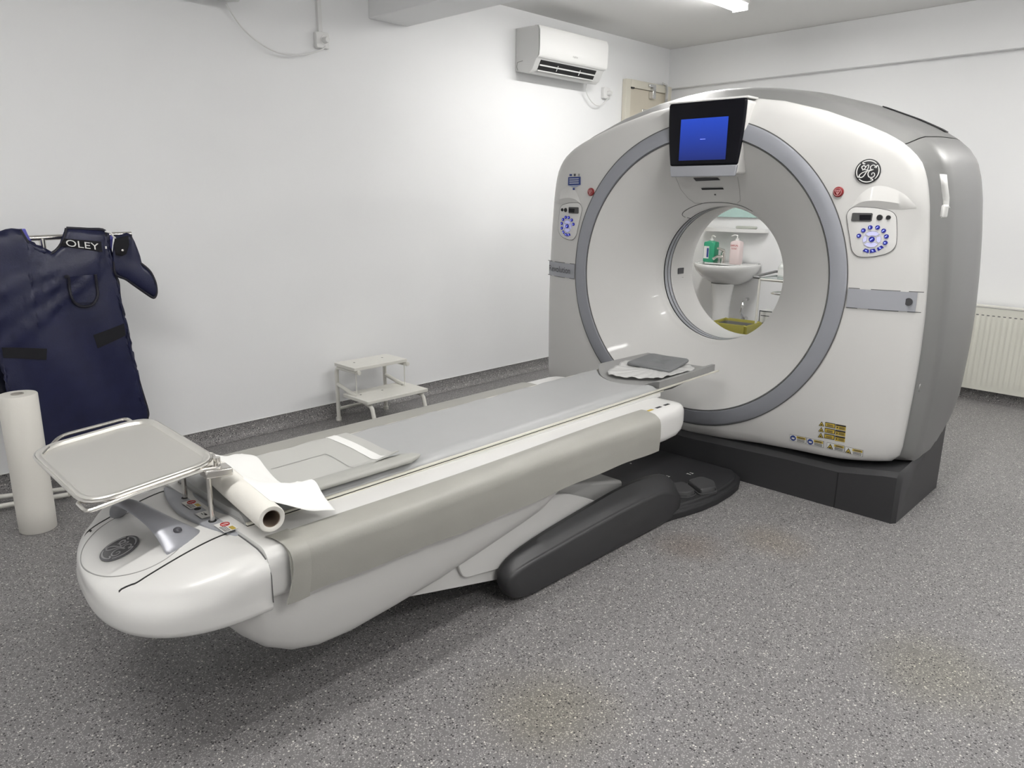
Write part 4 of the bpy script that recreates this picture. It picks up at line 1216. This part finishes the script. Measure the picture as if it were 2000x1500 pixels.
# trim tube along visible edge
def edge_tube(pts, Y, r, name, m, parent, dy=0, fold=None):
    P_ = [on_y(x, y, Y) for x, y in pts]; P_ = path(P_, 5)
    if fold:
        for p in P_: p.y -= fold(p.x, p.z)
    for p in P_: p.y += dy
    return G().tube(P_, r, 8).make(name, m, parent)
edge_tube(main[3:11]+[], YA, .0075, 'neck_trim', NAVYT, apron, -.002)
edge_tube(main[10:26], YA, .0075, 'side_trim', NAVYT, apron, -.002)
def on_apron(px, py, dy=.024):
    p = on_y(px, py, YA-.028); p.y = YA-.028-afold(p.x, p.z)*.9-dy*.1; return p
def afpatch(quad, name, m, nu=12, nv=6, off=.0, parent=apron, th=.003):
    Q = [on_y(x, y, YA-.03) for x, y in quad]
    def f(u, v):
        p = (Q[0]*(1-u)+Q[1]*u)*(1-v)+(Q[3]*(1-u)+Q[2]*u)*v
        p.y = YA-.0225-afold(p.x, p.z)-off; return p
    return G().grid(f, nu, nv, thick=(0, th, 0)).make(name, m, parent, smooth=60)
afpatch([(127, 466), (199, 472), (200, 492), (118, 480)], 'shoulder_band', VELC)
p = on_y(162, 479, YA-.036); q = on_y(182, 481.5, YA-.036)-p; q = Vector((q.x, 0, q.z))
text('lettering', 'OLEY', .040, Vector((p.x, YA-.028-afold(p.x, p.z), p.z)), q, (0, 0, 1), LABW, apron, sx=1.35)
afpatch([(184, 655), (243, 632), (246, 655), (193, 681)], 'velcro_strap', VELC)
afpatch([(4, 679), (92, 681), (91, 703), (8, 700)], 'velcro_strap', VELC)
pk = afpatch([(128, 541), (185, 536), (190, 590), (140, 592)], 'pocket', NAVY, off=.004)
def atube(pts, r, name, m, parent):
    P_ = []
    for x, y in pts:
        p = on_y(x, y, YA-.036); p.y = YA-.028-afold(p.x, p.z); P_.append(p)
    return G().tube(path(P_, 5), r, 6).make(name, m, parent)
atube([(126, 541), (133, 541), (136, 560), (140, 580), (150, 594), (165, 599), (182, 594), (191, 578), (190, 560), (186, 536)], .0065, 'pocket_trim', NAVYT, pk)
# lilac lining showing at neck and armhole
for pts, w_ in (([(44, 447), (50, 460), (60, 478), (72, 491)], .010), ([(217, 460), (215, 480), (213, 505), (214, 526)], .009)):
    P_ = path([on_y(x, y, YA+.035) for x, y in pts], 5)
    G().loft([[p+Vector((-w_, 0, 0)), p+Vector((w_, 0, 0)), p+Vector((w_, .012, 0)), p+Vector((-w_, .012, 0))] for p in P_]).make('lilac_lining', LILAC, apron, label='lilac lining edge')
sheet([(195, 452), (212, 455), (214, 460), (214, 520), (207, 505), (203, 475)], YA+.02, 'back_panel', NAVY, apron, puff=.002, back=.006)
G().box((on_y(205, 482, YA-.01).x, YA-.012, on_y(205, 486, YA-.01).z), (on_y(211, 482, YA-.01).x, YA-.006, on_y(205, 481, YA-.01).z)).make('size_tag', LABW, apron)
# second apron behind
a2 = sheet([(-70, 640), (-5, 660), (3, 690), (10, 730), (19, 773), (12, 776), (0, 768), (-20, 750), (-70, 740)], YA+.09, 'lead_apron', mat('dark_navy_leather', (.006, .007, .016), .4), None, puff=.01)
tag(a2, 'darker lead apron edge hanging behind the pocketed apron at the picture edge', 'lead apron')
# thyroid collar
col_o = thing('thyroid_collar', (1.22, YA, 1.0), 'navy thyroid collar hanging from the right end of the apron rack rail', 'thyroid collar')
cpoly = [(226, 462), (246, 455), (254, 458), (257, 480), (259, 505), (275, 515), (292, 530), (302, 550), (305, 568), (303, 578), (298, 581), (285, 573), (262, 557), (245, 545), (232, 540), (224, 533), (222, 510), (222, 480)]
sheet(cpoly, YA-.01, 'collar_body', NAVY, col_o, puff=.016, back=.012)
edge_tube([(222, 510), (224, 533), (232, 540), (245, 545), (262, 557), (285, 573), (298, 581), (303, 578), (305, 568), (302, 550), (292, 530), (275, 515), (259, 505), (257, 480), (254, 458)], YA-.01, .006, 'collar_trim', NAVYT, col_o, -.004)
sheet([(224, 466), (250, 460), (252, 478), (246, 496), (238, 500), (226, 498), (222, 480)], YA-.04, 'collar_flap', VELC, col_o, puff=.006, back=.006)
p = on_y(239, 489, YA-.055)
G().lathe([(.006, 0), (.005, -.004), (.0005, -.005)], p, 'Y', 12).make('snap', STEEL, col_o)
edge_tube([(205, 452), (216, 455), (222, 463), (228, 468)], YA-.02, .004, 'collar_cord', LABW, col_o)

# ================================================================== STEP STOOL
st = thing('step_stool', (2.70, 3.78, 0), 'white two-step stool with tubular legs against the wall behind the table', 'step stool')
X0, X1 = 2.462, 2.862
def board(x0, x1, y0, y1, z, name='step'):
    return G().prism(rpoly([Vector((x0, y0, z)), Vector((x1, y0, z)), Vector((x1, y1, z)), Vector((x0, y1, z))], .008, 3), (0, 0, .020)).make(name, WENAM, st, bevel=.002)
b1 = board(2.44, 2.835, 3.665, 3.885, .355)
b2 = board(2.435, 2.895, 3.535, 3.80, .175)
for (bx, pts) in ((b1, ((2.53, 3.80), (2.74, 3.80))), (b2, ((2.50, 3.70), (2.66, 3.70), (2.83, 3.72)))):
    for x, y in pts:
        zz = .3755 if bx is b1 else .1955
        G().lathe([(.007, 0), (.0005, 0)], (x, y, zz), 'Z', 10, caps=False).make('screw', INK, bx)
for s, x in ((0, 2.462), (1, 2.825)):
    G().tube(rpoly_open([(x, 3.895, .012), (x, 3.895, .343), (x, 3.675, .343)], .04), .0125, 12).make('leg', WENAM, st)
    G().tube([(x, 3.685, .343), (x, 3.685, .195)], .003, 8).make('support_rod', WENAM, st)
    xx = 2.47 if s == 0 else 2.86
    G().tube(rpoly_open([(x, 3.885, .235), (xx, 3.60, .163), (xx, 3.545, .155), (xx+.0, 3.505, .012)], .05), .0125, 12).make('leg', WENAM, st)
    G().lathe([(.017, 0), (.017, .02), (.013, .022)], (x, 3.895, 0), 'Z', 14).make('foot_cap', WENAM, st)
    G().lathe([(.001, -.014), (.012, -.012), (.014, 0), (.012, .012), (.001, .014)], (x+.005, 3.664, .343), 'Y', 14).make('end_knob', WENAM, st)
G().tube([(2.462, 3.895, .075), (2.825, 3.895, .075)], .0105, 10).make('crossbar', WENAM, st)

# ================================================================== AIR CONDITIONERS
def aircon(x0, x1, dz, label):
    r = thing('air_conditioner', ((x0+x1)/2, WY-.1, 2.23+dz), label, 'air conditioner', None)
    z0, z1 = 2.232+dz, 2.535+dz
    y = WY-.001
    pr = [(y, z0+.02), (y-.13, z0), (y-.165, z0+.022), (y-.20, z0+.085), (y-.218, z0+.10), (y-.225, z0+.14), (y-.222, z1-.02), (y-.205, z1), (y, z1+.005)]
    G().loft([[Vector((x, a, b)) for a, b in pr] for x in (x0, x1)]).make('case', ACS, r, smooth=35, bevel=.004)
    fr_ = [(y-.221, z0+.098), (y-.232, z0+.11), (y-.238, z0+.16), (y-.236, z1-.03), (y-.222, z1-.001), (y-.19, z1+.003)]
    G().loft([[Vector((x, a, b)) for a, b in fr_]+[Vector((x, a+.006, b-.004)) for a, b in reversed(fr_)] for x in (x0-.001, x1+.001)]).make('front_panel', ACP, r, smooth=45, label='glossy white front panel')
    # outlet
    a0, a1 = x0+.05, x1-.09
    def slot(t0, t1, m, nm, off):
        A_ = Vector((0, pr[2][0], pr[2][1])); B_ = Vector((0, pr[3][0], pr[3][1]))
        n_ = Vector((0, -(B_.z-A_.z), B_.y-A_.y)).normalized()
        if n_.z > 0: n_ = -n_
        p0 = A_.lerp(B_, t0)+n_*off; p1 = A_.lerp(B_, t1)+n_*off
        G().prism([Vector((a0, p0.y, p0.z)), Vector((a1, p0.y, p0.z)), Vector((a1, p1.y, p1.z)), Vector((a0, p1.y, p1.z))], n_*-.004).make(nm, m, r)
    slot(.0, 1.0, BLACK, 'outlet', .002)
    slot(.47, .60, ACP, 'louver', .010)
    slot(-.06, .04, ACP, 'louver', .008)
    for k in range(2):
        xx = a0+(a1-a0)*(.3+.4*k)
        A_ = Vector((xx, pr[2][0]-.004, pr[2][1])); B_ = Vector((xx, pr[3][0]-.004, pr[3][1]))
        G().tube([A_.lerp(B_, .2)+Vector((0, -.004, -.004)), A_.lerp(B_, .75)+Vector((0, -.004, -.004))], .003, 6).make('louver_pin', ACP, r)
    if dz < .1:
        text('maker_mark', 'FUJITSU', .016, Vector(((x0+x1)/2-.005, y-.2405, z0+.137)), (1, 0, 0), (0, 0, 1), mat('grey_mark', (.25, .25, .25), .4), r)
    G().tube([(x0-.0015, y-.07, z0+.085), (x0-.0015, y-.02, z0+.08), (x0-.0015, y-.012, z0+.05), (x0-.0015, y-.025, z0+.025)], .0018, 5).make('case_notch', SEAML, r)
    return r
aircon(4.140, 4.915, 0, 'white wall air conditioner high on the long wall beside the door')['group'] = 'wall air conditioners'
aircon(1.20, 1.985, .085, 'white wall air conditioner cut off by the top edge of the picture')['group'] = 'wall air conditioners'
# sockets, cables
def socket(px, py, label, sz=.043, duct=True):
    p = on_y(px, py, WY-.02)
    r = thing('wall_socket', (p.x, WY-.02, p.z), label, 'socket', 'wall sockets')
    G().prism(rpoly([Vector((p.x-sz, WY-.001, p.z-sz)), Vector((p.x+sz, WY-.001, p.z-sz)), Vector((p.x+sz, WY-.001, p.z+sz)), Vector((p.x-sz, WY-.001, p.z+sz))], .01), (0, -.03, 0)).make('socket_box', PVC, r, bevel=.004)
    G().lathe([(.026, -.03), (.024, -.0325), (.018, -.033), (.016, -.065), (.014, -.068), (.0005, -.068)], (p.x+.008, WY, p.z), 'Y', 20).make('plug', PVC, r)
    return p
p1 = socket(629, 79, 'square white socket with plug at the bottom of the vertical conduit')
p2 = socket(1184, 182, 'square white socket with plug between air conditioner and door')
def cable(pts, r, label, n=10):
    o = G().tube(path(pts, n), r, 8).make('power_cable', PVC, None, smooth=80)
    return tag(o, label, 'cable')
cable([Vector((1.955, WY-.05, 2.318)), on_y(470, 50, WY-.03), on_y(505, 82, WY-.045), on_y(545, 103, WY-.055), on_y(590, 107, WY-.05), Vector((p1.x-.03, WY-.04, p1.z-.058)), Vector((p1.x+.005, WY-.045, p1.z-.035))], .0045, 'white cable sagging from the cut-off air conditioner to the conduit socket')
cable([Vector((4.86, WY-.08, 2.236)), on_y(1146, 182, WY-.05), on_y(1157, 200, WY-.05), on_y(1168, 206, WY-.05), on_y(1178, 202, WY-.05), Vector((p2.x+.01, WY-.045, p2.z-.030))], .004, 'white cable looping from the air conditioner to the socket near the door')
o = G().box((p1.x-.02, WY-.022, p1.z+.043), (p1.x+.006, WY-.001, CZ-.002)).make('cable_conduit', PVC, None, bevel=.002)
tag(o, 'vertical white cable conduit running up the wall above a socket', 'conduit')

# ================================================================== CEILING LIGHTS
for i, (x0, x1, y, z, pw) in enumerate(LAMPS):
    lb = ['lit fluorescent ceiling light in view above the scanner', 'fluorescent ceiling light over the near side of the table, out of view', 'fluorescent ceiling light over the foot of the table, out of view', 'fluorescent ceiling light by the right wall, out of view', 'added fluorescent fill light behind the camera, out of view'][i]
    r = thing('ceiling_light', ((x0+x1)/2, y, CZ), lb, 'ceiling light', 'fluorescent ceiling lights')
    G().box((x0-.02, y-.06, CZ-.035), (x1+.02, y+.06, CZ-.001)).make('housing', PVC, r, bevel=.004)
    for dy in (-.032, .032):
        G().tube([(x0, y+dy, CZ-.058), (x1, y+dy, CZ-.058)], .014, 12).make('tube', LAMPM, r)
    for xx in (x0-.012, x1+.004):
        G().box((xx, y-.055, CZ-.075), (xx+.010, y+.055, CZ-.035)).make('end_cap', PVC, r)

# ================================================================== RADIATOR
rad = thing('radiator', (5.9, .8, .1), 'white panel radiator on the right wall, partly behind the scanner', 'radiator')
ry0, ry1, rx = .05, 1.62, 5.925
rz0, rz1 = .085, .662
def rp(u, v):
    y = ry0+(ry1-ry0)*u; 
    return Vector((rx+(y-1.1)*.052-.0, y, rz0+(rz1-rz0)*v))
g = G()
ribs = 48
def rf(u, v):
    p = rp(u, v); ph = (u*ribs) % 1
    inside = min(1, max(0, (v-.06)/.04))*min(1, max(0, (.92-v)/.04))
    p.x -= .006*inside*(.5-.5*math.cos(2*PI*ph))
    return p
g.grid(rf, ribs*6, 24, thick=(.02, 0, 0)).make('panel', RADI, rad, smooth=60)
G().grid(lambda u, v: rp(u, v*0+1)+Vector((-.004+.085*v, 0, .006)), 4, 2, thick=(0, 0, .006)).make('top_grille', RADI, rad)
g = G()
for k in range(ribs):
    a = rp((k+.25)/ribs, .905); b = rp((k+.75)/ribs, .905)
    g.add([a+Vector((-.0025, 0, 0)), b+Vector((-.0025, 0, 0)), b+Vector((-.0025, 0, .006)), a+Vector((-.0025, 0, .006))], [(0, 1, 2, 3)])
g.make('slots', SEAM, rad)
G().grid(lambda u, v: rp(u, 0)+Vector((.02+.05*v, 0, .02)), 4, 2, thick=(0, 0, .5)).make('rear_panel', RADI, rad)

# ================================================================== SINK CORNER SEEN THROUGH THE BORE
SX = 5.55     # front of the basin
basin = thing('washbasin', (5.9, 3.20, 0), 'white ceramic pedestal washbasin seen through the scanner bore', 'washbasin')
wx = rwx(2.93)+.044
YS = 3.20
zr = on_x(1410, 521, 5.62).z
def brow(k, z, fx=1.0):
    ring = []
    for i in range(25):
        a = -PI/2+PI*i/24; ring.append(Vector((wx-.10*1-(.36*math.cos(a)**.8 if math.cos(a) > 0 else 0)*k*fx, YS+.27*math.sin(a)*k, z)))
    return [Vector((wx, YS-.24*k, z))]+ring+[Vector((wx, YS+.24*k, z))]
G().loft([brow(.30, zr-.19), brow(.52, zr-.165), brow(.78, zr-.115), brow(.94, zr-.06), brow(.995, zr-.025), brow(1.0, zr-.006), brow(.985, zr), brow(.90, zr-.002), brow(.84, zr-.02, .9), brow(.7, zr-.09, .8), brow(.3, zr-.12, .6)]).make('basin', CERAM, basin, smooth=60)
G().prism([Vector((wx-.24, YS-.17, zr-.012)), Vector((wx-.24, YS+.17, zr-.012)), Vector((wx-.02, YS+.225, zr-.012)), Vector((wx-.02, YS-.225, zr-.012))], (0, 0, .0125)).make('tap_ledge', CERAM, basin, bevel=.003)
G().loft([[Vector((wx-.20+rx_*math.cos(a), YS+ry_*math.sin(a), z)) for a in [2*PI*k/28 for k in range(28)]] for rx_, ry_, z in ((.10, .098, 0), (.095, .088, .05), (.08, .074, .3), (.075, .072, .45), (.085, .083, .56), (.11, .098, zr-.17))]).make('pedestal', CERAM, basin, smooth=60)
fx_ = on_x(1412, 505, wx-.12)
tap = G().tube([(wx-.12, fx_.y, zr-.01), (wx-.12, fx_.y, zr+.085)], .021, 14).tube([(wx-.12, fx_.y, zr+.045), (wx-.20, fx_.y+.02, zr+.055), (wx-.235, fx_.y+.03, zr+.035)], .013, 10).tube([(wx-.12, fx_.y, zr+.085), (wx-.12, fx_.y, zr+.105), (wx-.19, fx_.y+.02, zr+.125)], [.02, .015, .008], 10)
tap.make('tap', STEEL, basin, smooth=60)
G().tube([(wx-.03, YS-.14, .52), (wx-.06, YS-.135, .50), (wx-.08, YS-.13, .40), (wx-.05, YS-.14, .36)], .010, 8).tube([(wx-.01, YS-.15, .52), (wx-.06, YS-.15, .52)], .016, 10).tube([(wx-.01, YS-.15, .35), (wx-.07, YS-.15, .35)], .018, 10).make('supply_pipes', CHROME, basin)

def dispenser(px, py_base, py_top, hw_px, m, capm, label, xx, d_=.045, kind=0):
    b = on_x(px, py_base, xx); t = on_x(px, py_top, xx); hw_ = abs(on_x(px+hw_px, py_base, xx).y-b.y)
    z0 = zr+.001; H_ = t.z-b.z
    r = thing('soap_dispenser', (xx, b.y, z0), label, 'soap dispenser', 'soap dispensers on the washbasin')
    def rc_(k, z): return rpoly([Vector((xx-d_*k, b.y-hw_*k, z)), Vector((xx+d_*k, b.y-hw_*k, z)), Vector((xx+d_*k, b.y+hw_*k, z)), Vector((xx-d_*k, b.y+hw_*k, z))], .012 if kind == 0 else .02, 3)
    bo = G().loft([rc_(.94, z0), rc_(1, z0+.006), rc_(1, z0+H_*.80), rc_(.93, z0+H_*.86), rc_(.45, z0+H_*.90), rc_(.38, z0+H_*.91)]).make('bottle', m, r, smooth=50)
    zt2 = z0+H_*.90
    G().lathe([(.016, 0), (.016, .018), (.006, .02), (.005, .045), (.001, .045)], (xx, b.y, zt2), 'Z', 14).tube([(xx, b.y, zt2+.042), (xx-.01, b.y+.018*(1 if kind else -1), zt2+.046), (xx-.02, b.y+.045*(1 if kind else -1), zt2+.036)], .006, 8).make('pump', capm, r)
    return r, b.y, hw_, z0, H_, bo
r, y_, hw_, z0_, H_, bo = dispenser(1387, 515, 470, 10.5, GREEN, LABW, 'green bottle with pump and white label on the washbasin rim', wx-.14)
G().box((wx-.14-.0465, y_-.005, z0_+H_*.15), (wx-.14-.0455, y_+hw_*.85, z0_+H_*.68)).make('bottle_label', LABW, bo)
G().box((wx-.14-.0475, y_-.002, z0_+H_*.2), (wx-.14-.0465, y_+hw_*.3, z0_+H_*.6)).make('label_art', BLUEL, bo)
r, y_, hw_, z0_, H_, bo = dispenser(1436, 519, 468, 9.5, PINK, LABW, 'pale pink soap bottle with white pump right of the tap', wx-.20, kind=1)
p = Vector((wx-.2465, y_, z0_+H_*.66))
for k, (tx, dz) in enumerate((('SAPUN', .012), ('lichid', -.012))):
    text('hand_lettering', tx, .022, p+Vector((0, 0, dz)), (0, -1, 0), (0, 0, 1), REDI, bo)
# shelf and mirror above
sh = thing('wall_shelf', (wx, YS-.02, 1.10), 'white shelf on the wall above the washbasin', 'shelf')
szz = on_x(1430, 446, wx-.08).z
G().loft([[Vector((wx-.13*math.sin(a)**.6 if 0 < a < PI else wx, YS+.02-.30*math.cos(a), z)) for a in [PI*i/20 for i in range(21)]] for z in (szz-.03, szz-.008, szz)]).make('shelf_board', CERAM, sh, smooth=40)
y_m = on_x(1460, 441, wx-.08).y
o = G().box((wx-.10, y_m-.08, szz+.0), (wx-.05, y_m+.10, szz+.022)).make('soap_dish', mat('sage_plastic', (.45, .47, .42), .4), None, bevel=.008)
tag(o, 'flat pale green-grey dish lying on the shelf above the washbasin', 'dish')
zm = on_x(1430, 424, wx-.01).z
o = G().box((wx-.008, YS-.38, zm), (wx-.002, YS+.45, zm+.45)).make('wall_mirror', GLASS, None)
tag(o, 'frameless mirror on the wall above the shelf', 'mirror')

# waste bin with yellow bag
bc = on_z(1437, 633, .33)
bc = Vector((5.25, on_x(1437, 633, 5.25).y, on_x(1437, 628, 5.25).z))
bn = thing('waste_bin', (bc.x, bc.y, 0), 'waste bin lined with a yellow bag below the washbasin', 'bin')
def bring(k, z, wob=0, n=40):
    V = rpoly([Vector((bc.x-.13*k, bc.y-.15*k, z)), Vector((bc.x+.13*k, bc.y-.15*k, z)), Vector((bc.x+.13*k, bc.y+.15*k, z)), Vector((bc.x-.13*k, bc.y+.15*k, z))], .03, 6)
    return [Vector((bc.x+(p.x-bc.x)*(1+wob*math.sin(i*2.3)), bc.y+(p.y-bc.y)*(1+wob*math.sin(i*1.7+1)), z+wob*.25*math.sin(i*1.1))) for i, p in enumerate(V)]
G().loft([bring(.78, .001), bring(.95, bc.z-.02), bring(.93, bc.z-.02), bring(.76, .01)]).make('bin_body', mat('bin_grey', (.2, .2, .2), .5), bn, smooth=50)
G().loft([bring(.93, bc.z-.22, .05), bring(1.0, bc.z-.15, .04), bring(1.02, bc.z-.08, .03), bring(1.04, bc.z-.01, .015), bring(1.0, bc.z, .01), bring(.96, bc.z-.01, .015), bring(.90, bc.z-.10, .03), bring(.7, bc.z-.2, .04)], caps=False).make('yellow_bag', YBAG, bn, smooth=40)

# trolley with glass shelves
TXX = 5.30
tl_ = on_x(1484, 545, TXX)
tr_ = thing('instrument_trolley', (5.55, tl_.y-.25, 0), 'white enamelled trolley with glass shelves right of the washbasin', 'trolley')
ty1 = tl_.y; ty0 = ty1-.40; tx0, tx1 = TXX, TXX+.42; ztp = tl_.z
for x in (tx0, tx1):
    for y in (ty0, ty1):
        G().tube([(x, y, .04), (x, y, ztp)], .009, 10).make('leg', WENAM, tr_)
def frame(z, m, r=.007):
    G().tube(rpoly([Vector((tx0, ty0, z)), Vector((tx1, ty0, z)), Vector((tx1, ty1, z)), Vector((tx0, ty1, z))], .01, 2), r, 8, closed=True).make('shelf_frame', m, tr_)
for z in (ztp, ztp-.42):
    frame(z, WENAM); G().box((tx0, ty0, z+.006), (tx1, ty1, z+.012)).make('glass_shelf', GLASSC, tr_)
frame(ztp-.004, STEEL, .008)
G().tube(rpoly_open([(tx0, ty1-.0, ztp+.01), (tx0-.01, ty1+.05, ztp+.012), (tx1-.05, ty1+.05, ztp+.03), (tx1-.03, ty1, ztp+.03)], .02), .010, 10).make('push_handle', mat('grey_handle', (.18, .18, .18), .4, .4), tr_)
zz_ = on_x(1495, 572, TXX+.1).z
G().tube([(tx0+.17+.10*math.cos(2*PI*k/24), ty1-.15+.12*math.sin(2*PI*k/24), zz_) for k in range(24)], .006, 8, closed=True).make('bowl_ring', STEEL, tr_)
G().tube([(tx0+.17, ty1-.27, zz_), (tx0+.17, ty1-.27, ztp)], .006, 8).make('ring_bracket', STEEL, tr_)
for x in (tx0, tx1):
    for y in (ty0, ty1):
        G().lathe([(.001, -.012), (.02, -.010), (.02, .010), (.001, .012)], (x, y, .021), 'Y', 16).make('castor', RUBBER, tr_)
# bottle and box on the trolley
bt = on_x(1527, 538, TXX+.15)
r = thing('glass_bottle', (TXX+.15, bt.y, ztp+.012), 'clear bottle with white label standing on the trolley top', 'bottle')
G().lathe([(.030, 0), (.031, .004), (.031, .07), (.026, .085), (.012, .098), (.011, .115), (.001, .116)], (TXX+.15, bt.y, ztp+.013), 'Z', 20).make('bottle', mat('pale_bottle', (.6, .62, .6), .15), r, smooth=60)
G().lathe([(.0318, .012), (.0318, .062)], (TXX+.15, bt.y, ztp+.013), 'Z', 20, caps=False).make('bottle_label', LABW, r)
bx = on_x(1503, 597, TXX+.14); bb = on_x(1503, 628, TXX+.14)
zsh = ztp-.42+.012
r = thing('carton_box', (TXX+.18, bx.y, zsh), 'white carton box with dark edges on the lower trolley shelf', 'box')
hh = .16
G().box((TXX+.10, bx.y-.055, zsh), (TXX+.22, bx.y+.055, zsh+hh)).make('carton', LABW, r, bevel=.002)
g = G()
for y in (bx.y-.055, bx.y+.055):
    g.box((TXX+.0985, y-.0025, zsh), (TXX+.1005, y+.0025, zsh+hh))
g.box((TXX+.0985, bx.y-.055, zsh+hh-.006), (TXX+.1005, bx.y+.055, zsh+hh)).box((TXX+.0985, bx.y-.03, zsh+hh*.75), (TXX+.1, bx.y+.045, zsh+hh*.78)).box((TXX+.0985, bx.y-.0, zsh+hh*.4), (TXX+.1, bx.y+.045, zsh+hh*.42))
g.make('printed_edges', INK, r)
# pale cable on the floor beyond the table
o = G().tube(path([(3.05, 3.40, .012), (3.45, 3.32, .012), (3.75, 3.16, .012), (3.95, 3.02, .012)], 8), .008, 8).make('floor_cable', WENAM, None, smooth=80)
tag(o, 'pale hose lying on the floor left of the scanner, behind the table', 'hose')
